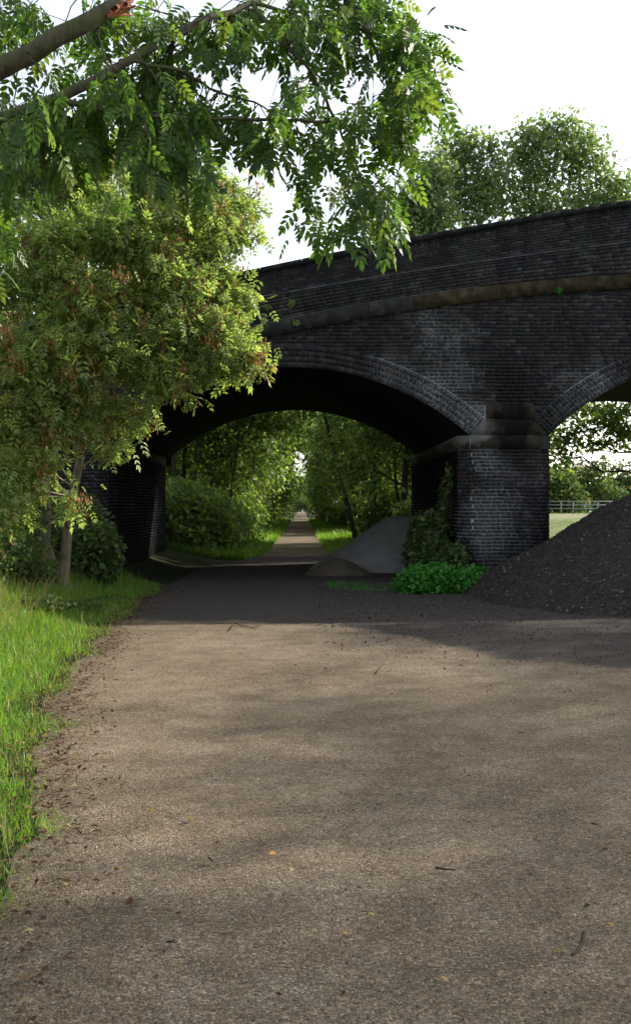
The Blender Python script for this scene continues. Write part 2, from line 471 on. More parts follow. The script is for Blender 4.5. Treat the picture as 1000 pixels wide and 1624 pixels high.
bnd = np.interp(PX.ravel(), [-6,-1,-.1,.5,1.25,2.1,3.2,5,12], [15.2,14.6,14.4,14.2,13.0,11.2,10.45,10.2,9.9])  # right: edge of the spill; left: bridge shadow edge painted into the gravel
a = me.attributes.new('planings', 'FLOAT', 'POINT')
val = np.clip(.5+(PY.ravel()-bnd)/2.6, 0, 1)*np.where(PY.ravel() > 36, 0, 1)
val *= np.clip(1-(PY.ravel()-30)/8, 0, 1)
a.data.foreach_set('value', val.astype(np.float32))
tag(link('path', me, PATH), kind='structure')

# ------------------------------------------------------------------ bridge
YF, YB = 22.0, 31.8
SUMMIT = 9.07
def hump(X, a, b, c):
    Xs = SUMMIT-abs(X-SUMMIT)
    Xs = max(Xs, -9)
    return a+b*Xs+c*Xs*Xs
def z_band(X): return hump(X, 5.504, .2024, -.0112)            # top of the string course
def z_bandb(X): return z_band(X)-.29
def z_mid(X): return hump(X, 6.0246, .1728, -.0040)
def z_top(X): return hump(X, 6.669, .2071, -.00424)            # top of coping
class Arch:
    def __init__(s, x0, x1, zs, rise):
        h = (x1-x0)/2; s.x0, s.x1, s.zs = x0, x1, zs
        s.R = (h*h+rise*rise)/(2*rise); s.cx = (x0+x1)/2; s.cz = zs+rise-s.R
        s.a = math.asin(h/s.R)
    def z(s, X): return s.cz+math.sqrt(max(0, s.R**2-(X-s.cx)**2))
A1 = Arch(-3.85, 3.45, 3.06, 1.39)
A2 = Arch(5.07, 13.07, 3.06, 1.65)
A3 = Arch(14.69, 21.99, 3.06, 1.39)
ARCHES = [A1, A2, A3]
RT = .455
bridge = empty('brick_bridge', (0, 22, 0), 'black engineering-brick road bridge with humped parapet crossing the gravel path on wide arches', 'bridge')

# the core: mortar-coloured body, one vertical slice after another
xs = sorted(set([round(v, 3) for v in np.arange(-17, 24.01, .15)] + [v for A in ARCHES for v in (A.x0, A.x1)] + [round(v,4) for A in ARCHES for v in np.linspace(A.x0, A.x1, 61)]))
def arch_at(X):
    for A in ARCHES:
        if A.x0-1e-6 <= X <= A.x1+1e-6: return A
    return None
core = MB(); sof = MB()
yf, yb = YF+.012, YB-.012
for xa, xb in zip(xs[:-1], xs[1:]):
    if xb-xa < 1e-5: continue
    A = arch_at((xa+xb)/2)
    za, zb = (A.z(xa), A.z(xb)) if A else (2.78, 2.78)
    ta, tb = z_band(xa)-.02, z_band(xb)-.02
    for yy, flip in ((yf, 0), (yb, 1)):
        q = [(xa,yy,za),(xb,yy,zb),(xb,yy,tb),(xa,yy,ta)]
        core.add(q[::-1] if flip else q, [(0,1,2,3)])
    core.add([(xa,yf,ta),(xb,yf,tb),(xb,yb,tb),(xa,yb,ta)], [(0,1,2,3)])
    if A: sof.add([(xa,yf,za),(xa,yb,za),(xb,yb,zb),(xb,yf,zb)], [(0,1,2,3)])
link('spandrel_core', core.mesh('spandrel_core'), MORTAR, bridge)
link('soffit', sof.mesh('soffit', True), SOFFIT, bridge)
rd = MB()
for xa, xb in zip(xs[:-1], xs[1:]):
    rd.add([(xa,yf+.36,z_band(xa)+.02),(xb,yf+.36,z_band(xb)+.02),(xb,yb-.36,z_band(xb)+.02),(xa,yb-.36,z_band(xa)+.02)], [(0,1,2,3)])
link('road_deck', rd.mesh('road_deck'), ROADM, bridge)

# parapet cores (front and back)
for y0, y1 in ((YF+.012, YF+.36), (YB-.36, YB-.012)):
    pc = MB()
    gxs = np.arange(-17, 24.01, .5)
    for xa, xb in zip(gxs[:-1], gxs[1:]):
        pc.hexa([(xa,y0,z_band(xa)-.02),(xb,y0,z_band(xb)-.02),(xb,y1,z_band(xb)-.02),(xa,y1,z_band(xa)-.02),
                 (xa,y0,z_top(xa)-.015),(xb,y0,z_top(xb)-.015),(xb,y1,z_top(xb)-.015),(xa,y1,z_top(xa)-.015)])
    link('parapet', pc.mesh('parapet'), MORTAR, bridge)

brk_v = []; brk_n = 0
class Bricks:
    """bricks as 5-sided pieces (no back), joined"""
    def __init__(s): s.v = []; s.t = []
    def quad(s, q, nrm, depth=.06):            # q: four points on the wall plane, ccw seen from outside
        q = np.array(q, float); nrm = np.array(nrm, float)
        pr = .004*rng.random() + (0.006 if rng.random() < .05 else 0)
        c = q.mean(0)
        qf = c+(q-c)*1.0 + nrm*pr + nrm*(rng.normal(size=(4,1))*.0009)
        s.v.append(np.concatenate([qf, q-nrm*depth])); s.t.append(rng.random())
    def mesh(s, name):
        n = len(s.v)
        V = np.concatenate(s.v)
        base = np.array([(0,1,2,3),(1,0,4,5),(2,1,5,6),(3,2,6,7),(0,3,7,4)])
        F = (base[None]+(np.arange(n)*8)[:, None, None]).reshape(-1, 4)
        return make_mesh(name, V, F, {'tint': np.repeat(s.t, 5)})

L, H, J = .222, .062, .013                        # stretcher length, course height, joint
def rows(z0, z1): 
    k0 = math.ceil(z0/.075); return range(k0, int(z1/.075)+1)
front = Bricks()
for k in rows(3.06, 6.4):
    z0 = k*.075+.0065; z1 = z0+H
    stretch = k % 2 == 0
    step = (L+J) if stretch else (.1025+J)
    x = -9.0 + rng.choice([0, .06, .12, .17])
    while x < 9.4:
        x1 = x+step-J
        j = rng.normal()*.0015
        xc, zc = (x+x1)/2, (z0+z1)/2
        ok = z1 < z_bandb(xc)+.05 and z0 > 3.06
        for A in (A1, A2):
            if A.x0-.4 < xc < A.x1+.4:
                rr = math.hypot(xc-A.cx, zc-A.cz)
                if rr < A.R+RT-.08: ok = False
        if 3.5 < xc < 5.0 and zc < 3.70 and x1 > 3.78 and x < 4.75: ok = False
        if ok: front.quad([(x+j,YF,z0),(x1+j,YF,z0+rng.normal()*.001),(x1+j,YF,z1),(x+j,YF,z1)], (0,-1,0))
        x += step
o = link('spandrel_brick', front.mesh('spandrel_brick'), BRICK, bridge); o['kind'] = 'stuff'

# parapet bricks follow the slope of the road
pb = Bricks()
for (fa, fb, yy, nrow) in ((lambda X: z_band(X)+.012, z_mid, YF-.028, 7), (lambda X: z_mid(X)+.035, lambda X: z_top(X)-.11, YF, 11)):
    for k in range(nrow):
        stretch = k % 2 == 0
        step = (L+J) if stretch else (.1025+J)
        x = -9.0+rng.choice([0, .06, .12, .17])
        while x < 9.4:
            x1 = x+step-J
            def zz(X, t): return fa(X)+(fb(X)-fa(X))*t
            t0, t1 = (k+.07)/nrow, (k+.93)/nrow
            pb.quad([(x,yy,zz(x,t0)),(x1,yy,zz(x1,t0)),(x1,yy,zz(x1,t1)),(x,yy,zz(x,t1))], (0,-1,0))
            x += step
o = link('parapet_brick', pb.mesh('parapet_brick'), BRICK, bridge); o['kind'] = 'stuff'
pc = MB()
for xa, xb in zip(np.arange(-17, 24, .5), np.arange(-16.5, 24.5, .5)):   # mortar bed behind the proud lower parapet
    pc.hexa([(xa,YF-.018,z_band(xa)),(xb,YF-.018,z_band(xb)),(xb,YF+.01,z_band(xb)),(xa,YF+.01,z_band(xa)),
             (xa,YF-.018,z_mid(xa)),(xb,YF-.018,z_mid(xb)),(xb,YF+.01,z_mid(xb)),(xa,YF+.01,z_mid(xa))])
link('parapet_plinth', pc.mesh('parapet_plinth'), MORTAR, bridge)

# arch rings: four rings of headers
for A, lim in ((A1, 1), (A2, 1)):
    rb = Bricks()
    for ring in range(4):
        r0 = A.R+.004+ring*.1135; r1 = r0+.1035
        n = int(2*A.a*r0/.0765)
        for i in range(n):
            t0 = -A.a+2*A.a*(i+.06)/n; t1 = -A.a+2*A.a*(i+.94)/n
            P = lambda rr, t: (A.cx+rr*math.sin(t), YF-.016, A.cz+rr*math.cos(t))
            rb.quad([P(r0,t0),P(r0,t1),P(r1,t1),P(r1,t0)], (0,-1,0), .09)
    o = link('arch_ring', rb.mesh('arch_ring'), BRICK, bridge); o['kind'] = 'stuff'
    mb = MB()
    for i in range(60):
        t0 = -A.a+2*A.a*i/60; t1 = -A.a+2*A.a*(i+1)/60
        P = lambda rr, t, y: (A.cx+rr*math.sin(t), y, A.cz+rr*math.cos(t))
        ra, rb_ = A.R+.002, A.R+RT+.003
        mb.hexa([P(ra,t0,YF-.007),P(ra,t1,YF-.007),P(ra,t1,YF+.03),P(ra,t0,YF+.03),P(rb_,t0,YF-.007),P(rb_,t1,YF-.007),P(rb_,t1,YF+.03),P(rb_,t0,YF+.03)])
    link('arch_mortar', mb.mesh('arch_mortar'), MORTAR, bridge)

# piers: chamfered plan, impost band, springer block
def loft(poly, z0, z1):
    mb = MB(); n = len(poly)
    mb.add([(x,y,z0) for x,y in poly]+[(x,y,z1) for x,y in poly],
           [tuple(range(n))[::-1], tuple(range(n,2*n))]+[(i,(i+1)%n,(i+1)%n+n,i+n) for i in range(n)])
    return mb
def plan(x0, x1, g=0.0, ch=.26):
    x0 -= g; x1 += g; a = YF-.0-g; b = YB+g
    return [(x0+ch,a),(x1-ch,a),(x1,a+ch),(x1,b-ch),(x1-ch,b),(x0+ch,b),(x0,b-ch),(x0,a+ch)]
def wall_bricks(B, p, q, z0, z1, keep=None):
    """English bond on the vertical face from p to q (plan points), outside on the right of p->q"""
    p = np.array(p, float); q = np.array(q, float)
    Lw = np.linalg.norm(q-p); d = (q-p)/Lw; nrm = np.array([d[1], -d[0]])
    out = []
    for k in rows(z0, z1):
        a0 = k*.075+.0065; a1 = a0+H
        if a1 > z1 or a0 < z0-.001: continue
        stretch = k % 2 == 0
        nn = max(1, round(Lw/((L+J) if stretch else (.1025+J))))
        st = Lw/nn; off = -st*rng.choice([0, .25, .5, .75])
        for i in range(nn+1):
            s0 = max(off+st*i, 0)+J/2; s1 = min(off+st*(i+1), Lw)-J/2
            if s1-s0 < .03: continue
            A_, B_ = p+d*s0, p+d*s1
            qd = [(*A_,a0),(*B_,a0),(*B_,a1),(*A_,a1)]
            if keep is not None and keep(qd, stretch): out.append((qd, stretch, (s1-s0)))
            else: B.quad(qd, (*nrm, 0))
    return out
piers = [(3.23, 5.14, 'pier'), (-6.1, -3.99, 'abutment'), (12.9, 14.8, 'pier'), (-17, -6.1, 'wing')]
for x0, x1, nm in piers:
    if nm == 'wing':
        mb = MB(); mb.box(x0, x1+.2, YF+.012, YB-.012, -.3, 2.79)
        link('wing_wall', mb.mesh('wing_wall'), MORTAR, bridge)
        B = Bricks(); wall_bricks(B, (-10, YF), (-6.1, YF), 0, 3.05)
        o = link('wing_wall_brick', B.mesh('wing_wall_brick'), BRICK, bridge); o['kind'] = 'stuff'
        continue
    mb = loft(plan(x0, x1, -.010), -.3, 2.785)
    pr = link(nm, mb.mesh(nm), MORTAR, bridge)
    link('impost', loft(plan(x0, x1, .010), 2.78, 3.06).mesh('impost'), SPRINGER, bridge)
    if nm == 'abutment':
        mb = MB(); mb.box(-17, -5.9, YF+.012, YB-.012, 2.79, 3.05); link('abutment_bed', mb.mesh('abutment_bed'), MORTAR, bridge)
    P = plan(x0, x1, 0)
    B = Bricks(); S = Bricks()
    if x0 < 10:
        main = (nm == 'pier')
        got = wall_bricks(B, P[0], P[1], 0, 2.775, (lambda q, s: q[0][2] > 2.775-.075*25) if main else None)
        wall_bricks(B, P[1], P[2], 0, 2.775); wall_bricks(B, P[7], P[0], 0, 2.775)
        wall_bricks(S, P[2], P[3], 0, 2.775)
        wall_bricks(S, P[6], P[7], 0, 2.775)
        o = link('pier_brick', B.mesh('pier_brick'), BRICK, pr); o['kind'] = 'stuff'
        o = link('inner_wall_brick', S.mesh('inner_wall_brick'), INNER_WALL, pr); o['kind'] = 'stuff'
        if main:
            cache = {}
            for qd, stretch, ln in got:
                key = (round(ln, 3), int(rng.integers(3)))
                if key not in cache:
                    tmp = Bricks(); h = ln/2
                    tmp.quad([(-h,0,-H/2),(h,0,-H/2),(h,0,H/2),(-h,0,H/2)], (0,-1,0))
                    tmp.t = [0.0]
                    cache[key] = tmp.mesh('brick')
                    cache[key].materials.append(BRICK)
                c = np.array(qd).mean(0)
                o = link('brick', cache[key], None, pr, (c[0], c[1], c[2]))

# springer block above the impost, cut to the skewbacks
mb = MB()
y0, y1 = YF-.009, YF+.3
prof = [(3.47,3.064),(5.05,3.064),(4.76,3.40),(4.76,3.70),(3.77,3.70),(3.77,3.40)]
for (x0, x1, z0, z1) in ((3.775, 4.24, 3.064, 3.385), (4.25, 4.755, 3.064, 3.385), (3.775, 4.45, 3.395, 3.71), (4.46, 4.755, 3.395, 3.71)):
    b = MB(); b.box(x0, x1, y0, y1, z0, z1)
    link('springer_stone', b.mesh('springer_stone'), SPRINGER, bridge)
for xa, xb in ((3.455, 3.772), (5.065, 4.758)):
    b = MB(); n3 = [(xa, 3.062), (xb, 3.062), (xb, 3.395)]
    if xb < xa: n3 = n3[::-1]
    b.add([(x, y0, z) for x, z in n3]+[(x, y1, z) for x, z in n3], [(0,1,2),(5,4,3),(0,3,4,1),(1,4,5,2),(2,5,3,0)])
    link('skewback_stone', b.mesh('skewback_stone'), SPRINGER, bridge)

# string course, ledge and coping, stone by stone
def run(name, mat, fz0, fz1, y0, y1, ln, xa=-9.5, xb=23.5, jit=.004, matf=None):
    x = xa
    while x < xb:
        l = ln*(1+.12*rng.normal()); l = max(l, ln*.6)
        x1 = x+l-.008; b = MB(); jy = rng.normal()*jit; jz = rng.normal()*jit*.5
        n = max(1, int(l/.3))
        for i in range(n):
            p, q = x+(x1-x)*i/n, x+(x1-x)*(i+1)/n
            b.hexa([(p,y0+jy,fz0(p)+jz),(q,y0+jy,fz0(q)+jz),(q,y1,fz0(q)+jz),(p,y1,fz0(p)+jz),
                    (p,y0+jy,fz1(p)+jz),(q,y0+jy,fz1(q)+jz),(q,y1,fz1(q)+jz),(p,y1,fz1(p)+jz)])
        link(name, b.mesh(name), matf(x) if matf else mat, bridge)
        x += l
run('string_course_stone', None, z_bandb, z_band, YF-.055, YF+.008, .95, matf=lambda x: BAND_STONE if x > 1.7 else BAND_DARK)
run('ledge_stone', LEDGE, lambda X: z_mid(X)+.002, lambda X: z_mid(X)+.030, YF-.045, YF+.008, .46, jit=.002)
run('band_top_brick', LEDGE, lambda X: z_band(X)+.001, lambda X: z_band(X)+.018, YF-.052, YF-.03, .46, xb=3.2, jit=.002)
run('coping_stone', COPING, lambda X: z_top(X)-.108, z_top, YF-.06, YF+.42, .8, jit=.0025)
run('coping_stone', COPING, lambda X: z_top(X)-.108, z_top, YB-.42, YB+.06, .8, jit=.006)

# ------------------------------------------------------------------ heaps
def heap(name, mat, cx, cy, fn, ext, res, label, cat, cut=None):
    g = np.arange(-ext, ext+res, res)
    X, Y = np.meshgrid(cx+g, cy+g)
    Z = fn(X, Y)
    I = np.arange(X.size).reshape(X.shape)
    F = np.stack([I[:-1,:-1], I[:-1,1:], I[1:,1:], I[1:,:-1]], -1).reshape(-1, 4)
    zf = Z.ravel()[F].max(1)
    F = F[zf > -.02]
    used, inv = np.unique(F, return_inverse=True)
    V = np.stack([X.ravel(), Y.ravel(), Z.ravel()], -1)[used]
    V[:, 2] = np.maximum(V[:, 2], -.04)
    o = link(name, make_mesh(name, V, inv.reshape(F.shape), smooth=True), mat)
    return tag(o, label, cat)
def big_heap(X, Y):
    d = np.hypot(X-9.0, (Y-19.3)*1.0)
    z = 3.62-.55*d + .28*fnoise(X*.55+3, Y*.55) + .10*fnoise(X*2.2, Y*2.2)+.03*fnoise(X*8, Y*8, 2)
    z = z-.10-.10*np.clip((8.2-X)/3, 0, 1)
    return np.minimum(z, 3.45+.1*fnoise(X*3, Y*3))
heap('planings_heap', PLANINGS, 9.0, 19.3, big_heap, 8.5, .07, 'tall dark heap of asphalt planings piled against the right pier', 'heap')
def dust_heap(X, Y):
    Xr = np.maximum(0, 2.15-X); Xr2 = np.maximum(0, X-3.6)
    d = np.hypot(Xr, np.abs(Y-27.2)*1.02)
    z = 1.34-.68*d + .05*fnoise(X*1.8, Y*1.8)+.012*fnoise(X*9, Y*9, 2)
    return np.where(X > 3.3, -.1, z)
heap('stone_dust_heap', DUST, 2.2, 27.2, dust_heap, 3.2, .05, 'smooth pale grey heap of stone dust under the arch', 'heap')
def sand_heap(X, Y):
    d = np.hypot(X-.86, (Y-25.0)*.9)
    return .40-.62*d*d/(.25+d)*1.0 + .02*fnoise(X*4, Y*4) 
heap('sand_mound', SAND, .86, 25.0, sand_heap, 1.3, .04, 'low brown mound of sand in front of the grey heap', 'heap')

# ------------------------------------------------------------------ leaf templates
def leaflet(pts, tris, base, ang, ln, w, droop):
    ca, sa = math.cos(ang), math.sin(ang)
    def P(u, v, z): return (base[0]+u*ca+v*sa, base[1]-u*sa+v*ca, base[2]+z)
    n = len(pts)
    pts += [P(0,0,0), P(0,ln*.5,-.06*ln-droop*.3), P(0,ln,-droop), P(-w*.75,ln*.28,.05*ln), P(-w*.8,ln*.62,-droop*.4), P(w*.75,ln*.28,.05*ln), P(w*.8,ln*.62,-droop*.4)]
    tris += [(n,n+1,n+3),(n+3,n+1,n+4),(n+4,n+1,n+2),(n,n+5,n+1),(n+5,n+6,n+1),(n+6,n+2,n+1)]
def compound(npair, droop=.08):
    pts, tris = [], []
    for i in range(npair):
        y = .28+.5*i/max(1, npair-1)
        zc = -.25*y*y
        for s in (-1, 1):
            leaflet(pts, tris, (0, y, zc), s*R(62-8*i), .36-.03*i, .082, droop)
    leaflet(pts, tris, (0, .80, -.2), 0, .36, .088, droop)
    n = len(pts)     # rachis
    pts += [(-.008,0,0),(.008,0,0),(.006,.5,-.06),(-.006,.5,-.06),(.003,.85,-.2),(-.003,.85,-.2)]
    tris += [(n,n+1,n+2),(n,n+2,n+3),(n+3,n+2,n+4),(n+3,n+4,n+5)]
    return np.array(pts), np.array(tris)
LEAF_BIG = compound(4)
def simple_compound():
    pts, tris = [], []
    def rh(b, ang, ln, w):
        ca, sa = math.cos(ang), math.sin(ang); n = len(pts)
        P = lambda u, v, z: (b[0]+u*ca+v*sa, b[1]-u*sa+v*ca, b[2]+z)
        pts.extend([P(0,0,0), P(-w,ln*.45,.04), P(0,ln,-.06), P(w,ln*.45,.04)]); tris.extend([(n,n+2,n+1),(n,n+3,n+2)])
    for i in range(3):
        for s in (-1, 1): rh((0,.2+.25*i,-.1*i), s*R(60-8*i), .4, .085)
    rh((0,.75,-.22), 0, .4, .09)
    return np.array(pts), np.array(tris)
LEAF_MID = simple_compound()
CARD = (np.array([(0,0,0),(-.34,.42,.06),(0,1,-.05),(.34,.42,.06)]), np.array([(0,2,1),(0,3,2)]))
def blob_leaf():
    t = CARD
    return t

def foliage_mesh(name, tmpl, pos, size, droop=.5, spread=1.0, tint=None, szvar=.25):
    n = len(pos)
    d = unit(n)*spread + np.array([0,0,-droop])
    nr = unit(n)*.7 + np.array([0,0,.9])
    sc = size*(1+szvar*rng.normal(size=n)).clip(.5, 1.7)
    V, F, idx = scatter(tmpl[0], tmpl[1], pos, d, nr, sc)
    t = rng.random(n) if tint is None else tint
    return make_mesh(name, V, F, {'tint': t[idx]})

def curve_pts(a, b, sag, n=6, wob=.05):
    a = np.array(a, float); b = np.array(b, float); L_ = np.linalg.norm(b-a)
    t = np.linspace(0, 1, n)[:, None]
    p = a+(b-a)*t; p[:, 2] += sag*L_*np.sin(math.pi*t[:, 0])
    w = rng.normal(size=(n, 3))*wob*L_*np.sin(math.pi*t)
    return p+w

def build_tree(name, label, cat, group, base, trunk, r0, lumps, nleaf, size, mats, tmpl=CARD, spray=12, spray_r=.35, droop=.5,
               keys=0, limb_r=.35, trunks=None):
    """trunk: polyline; lumps: list of (x,y,z, rx,ry,rz, weight). Trunk and limbs are real tubes, leaves sit on sprays at twig ends"""
    root = empty(name, base, label, cat, group)
    bark, leaf = mats
    trunk = np.array(trunk, float)
    for k, tk in enumerate([trunk]+[np.array(t, float) for t in (trunks or [])]):
        tb = TB(); tt = np.linspace(0, 1, 12)
        cum = np.concatenate([[0], np.cumsum(np.linalg.norm(np.diff(tk, axis=0), axis=1))]); cum /= cum[-1]
        P = np.stack([np.interp(tt, cum, tk[:, i]) for i in range(3)], -1)
        P[1:-1] += rng.normal(size=(10, 3))*r0*.25
        rr = r0*(1-.75*tt)*(1+.35*np.exp(-tt*14)); 
        tb.tube(P, rr, 10)
        link('trunk', tb.mesh('trunk'), bark, root)
        if k == 0: TP, TR = P, rr
    pos = []; tot = sum(l[6] for l in lumps)
    kp = []
    for (cx, cy, cz, rx, ry, rz, w) in lumps:
        c = np.array([cx, cy, cz])
        dd = np.linalg.norm(TP-c, axis=1) + np.maximum(0, TP[:, 2]-cz+.3)*1.5
        i = int(np.argmin(dd)); i = max(2, min(i, 11))
        tb = TB()
        lr = max(.012, min(TR[i]*.6, r0*limb_r))
        P = curve_pts(TP[i], c, .06)
        tb.tube(P, np.linspace(lr, lr*.35, 6), 6)
        ns = max(2, int(nleaf*w/tot/spray))
        u_ = unit(ns)*(rng.random((ns, 1))**.33)
        S = c+u_*np.array([rx, ry, rz])
        for s in S[:: max(1, ns//26)]:
            a = P[rng.integers(2, 6)]
            tb.tube(curve_pts(a, s, .04, 4, .06), np.linspace(lr*.3, lr*.08, 4), 4)
        link('branch', tb.mesh('branch'), bark, root)
        q = np.repeat(S, spray, 0)
        q = q+rng.normal(size=q.shape)*spray_r*np.array([1,1,.7])
        pos.append(q)
        if keys: kp.append(S[:: max(1, int(1/keys))])
    pos = np.concatenate(pos)
    o = link('foliage', foliage_mesh('foliage', tmpl, pos, size, droop), leaf, root); o['kind'] = 'stuff'
    if keys:
        kp = np.concatenate(kp)
        kp = kp[fnoise(kp[:,0]*1.3, kp[:,2]*1.3) > -.12]; kp = np.concatenate([kp, kp])+rng.normal(size=(2*len(kp), 3))*.13
        q = np.repeat(kp, 26, 0)+rng.normal(size=(len(kp)*26, 3))*np.array([.06,.06,.075])
        n = len(q)
        V, F, idx = scatter(CARD[0], CARD[1], q, unit(n)*.35+np.array([0,0,-1.]), unit(n), np.full(n, .07), np.full(n, .05))
        o = link('seed_cluster', make_mesh('seed_cluster', V, F, {'tint': rng.random(n)[idx]}), KEYS, root); o['kind'] = 'stuff'
    return root

# ------------------------------------------------------------------ overhanging ash, near the camera
near = empty('overhanging_ash_tree', (-3.9, 5.6, gz(-3.9, 5.6)), 'big ash tree whose mossy limbs and leafy boughs overhang the path from the upper left', 'tree')
tb = TB(); tb.tube([(-3.9,5.6,.3),(-3.85,5.6,1.5),(-3.7,5.55,3),(-3.6,5.5,4.4),(-3.4,5.5,6),(-3.3,5.8,8),(-3.1,6.2,10)], [.34,.27,.24,.22,.18,.13,.05], 14)
link('trunk', tb.mesh('trunk'), BARK, near)
def limb(pts, rad, n=10, parent=near, mat=BARK):
    pts = np.array(pts, float); cum = np.concatenate([[0], np.cumsum(np.linalg.norm(np.diff(pts, axis=0), axis=1))]); cum /= cum[-1]
    t = np.linspace(0, 1, 4*len(pts)); P = np.stack([np.interp(t, cum, pts[:, i]) for i in range(3)], -1)
    P[1:-1] = (P[:-2]+2*P[1:-1]+P[2:])/4
    P[1:-1] += rng.normal(size=P[1:-1].shape)*.006
    tb = TB(); tb.tube(P, np.interp(t, cum, rad), n)
    return link('branch', tb.mesh('branch'), mat, parent), P
D0 = 5.2
_, LA = limb([(-3.65,5.5,3.4), at(-150,190,D0), at(0,112,D0), at(90,62,D0), at(150,28,D0), at(188,6,5.3)], [.12,.062,.050,.046,.043,.038], 12)
# torn end of the broken limb
tb = TB()
for k in range(9):
    a = at(168+4*k, 26-2.5*k+rng.normal()*3, 5.25+.03*rng.normal()); b = at(212+rng.normal()*8, 22-4*k+rng.normal()*5, 5.3+.05*rng.normal())
    tb.tube([a, (a+b)/2+rng.normal(size=3)*.005, b], [.014,.010,.002], 5)
link('torn_wood', tb.mesh('torn_wood'), TORN, near)
_, LB = limb([(-3.6,5.5,3.1), at(-120,235,5.6), at(0,190,5.6), at(90,155,5.7), at(150,128,5.7), at(205,95,5.8), at(300,40,6.0), at(400,4,6.3), at(520,-70,6.8), at(640,-160,7.6)], [.08,.042,.032,.029,.026,.024,.020,.016,.012,.008])
_, LC = limb([at(90,155,5.7), at(160,172,5.7), at(260,186,5.8), at(380,190,5.9), at(500,192,6.0), at(600,206,6.1)], [.018,.014,.012,.010,.008,.003], 6)
_, LD = limb([at(205,95,5.8), at(300,118,5.9), at(330,140,6.0), at(400,160,6.1), at(470,200,6.2)], [.012,.010,.008,.006,.003], 6)
_, LE_ = limb([at(520,-70,6.8), at(560,10,6.5), at(600,90,6.4), at(640,170,6.3), at(650,230,6.3)], [.014,.012,.010,.007,.003], 6)
_, LF = limb([at(400,4,6.3), at(440,60,6.2), at(500,120,6.1), at(560,250,6.1), at(590,330,6.0)], [.014,.012,.010,.006,.003], 6)
_, LG = limb([at(400,4,6.3), at(520,40,6.3), at(620,60,6.4), at(700,90,6.5)], [.012,.010,.007,.003], 6)
BR = np.concatenate([LA, LB, LC, LD, LE_, LF, LG])
# leafy blobs: px, py, rx, ry, distance, number of leaves
blobs = [(60,60,120,70,6.6,120),(180,90,110,70,7.0,120),(90,210,110,55,5.9,170),(220,215,100,55,6.0,150),(40,260,60,50,5.5,60),
 (310,205,80,55,6.0,100),(300,70,80,60,6.6,60),(345,40,50,50,6.4,40),(215,280,50,40,5.6,30),(290,262,60,35,5.7,45),(250,150,90,40,6.5,80),
 (450,60,45,50,6.2,60),(455,150,40,40,6.1,32),(505,105,45,45,6.2,50),(560,60,60,50,6.4,80),(540,10,90,35,6.6,80),(640,30,60,40,6.5,70),
 (660,80,45,45,6.4,55),(680,150,32,45,6.2,50),(625,140,50,50,6.2,60),(600,200,55,45,6.1,65),(650,205,35,35,6.1,35),(545,190,45,40,6.1,34),
 (470,195,40,25,6.0,26),(495,260,40,40,6.1,30),(550,280,45,40,6.1,36),(620,270,40,45,6.0,42),(485,330,34,35,5.9,26),(535,345,35,30,5.9,26),(500,372,28,16,5.9,10),
 (590,330,40,40,5.9,34),(612,362,24,20,5.6,22),(575,372,20,12,5.6,8),(390,225,45,40,6.1,40),(380,100,35,45,6.4,20),(420,30,35,30,6.4,26),(430,215,30,30,6.0,14),
 (15,330,40,45,6.6,34),(10,410,30,40,6.8,26)]
pos = []; dr = []
tw = TB()
for (bx, by, rx, ry, D, n) in blobs:
    ntw = max(2, n//7)
    for k in range(ntw):
        a = rng.random()*2*math.pi; q = math.sqrt(rng.random())
        c = at(bx+rx*q*math.cos(a), by+ry*q*math.sin(a), D+rng.normal()*.35)
        dd = np.linalg.norm(BR-c-np.array([0,0,.25]), axis=1); i = int(np.argmin(dd))
        st = BR[i]
        if dd[i] > 1.0: st = c+np.array([rng.normal()*.15, rng.normal()*.2, .35])
        P = curve_pts(st, c, .06, 5, .05)
        tw.tube(P, np.linspace(.0045, .0015, 5), 4)
        m_ = max(3, int(round(n/ntw*(1.15 if bx < 330 else .68 if 370 < bx < 640 and by > 140 else .88))))
        t = rng.uniform(.45, 1.05, m_)
        ax = (P[-1]-P[-3]); ax /= np.linalg.norm(ax)+1e-9
        for tt in t:
            b = P[0]*(1-tt)+P[-1]*tt if tt > 1 else np.array([np.interp(tt, np.linspace(0,1,5), P[:, j]) for j in range(3)])
            pos.append(b+rng.normal(size=3)*.035)
            v = unit(1)[0]; v[2] = -abs(v[2])*.5-.28
            dr.append(v*.8+ax*.35)
link('twigs', tw.mesh('twigs'), BARK_DARK, near)['kind'] = 'stuff'
pos = np.array(pos); dr = np.array(dr)
order = np.argsort(pos[:, 1] + (pos[:, 2] > 5.2)*3)
# the 300 largest leaves are objects, the rest one mesh
me_leaf = []
for k in range(4):
    tv = LEAF_BIG[0].copy(); tv += rng.normal(size=tv.shape)*.012; tv[:, 2] -= .12*k*.5*tv[:, 1]**2
    mm = make_mesh('leaf', tv, LEAF_BIG[1]); mm.materials.append(ASH); me_leaf.append(mm)
for j in order[:300]:
    o = bpy.data.objects.new('leaf', me_leaf[int(rng.integers(4))]); COL.objects.link(o); o.parent = near
    o.location = Vector(pos[j])-near.location
    d = Vector(dr[j]).normalized(); nr = Vector(unit(1)[0])*.7+Vector((0,0,.8))
    s = d.cross(nr).normalized(); u_ = s.cross(d)
    o.rotation_euler = Matrix((s, d, u_)).transposed().to_euler()
    sc = .168*(1+.2*rng.normal()); sc = min(max(sc, .11), .22); o.scale = (sc, sc, sc)
rest = order[300:]
n = len(rest)
V, F, idx = scatter(LEAF_BIG[0], LEAF_BIG[1], pos[rest], dr[rest], unit(n)*.7+np.array([0,0,.8]), (.168*(1+.2*rng.normal(size=n))).clip(.11,.22))
o = link('foliage', make_mesh('foliage', V, F, {'tint': rng.random(n)[idx]}), ASH, near); o['kind'] = 'stuff'
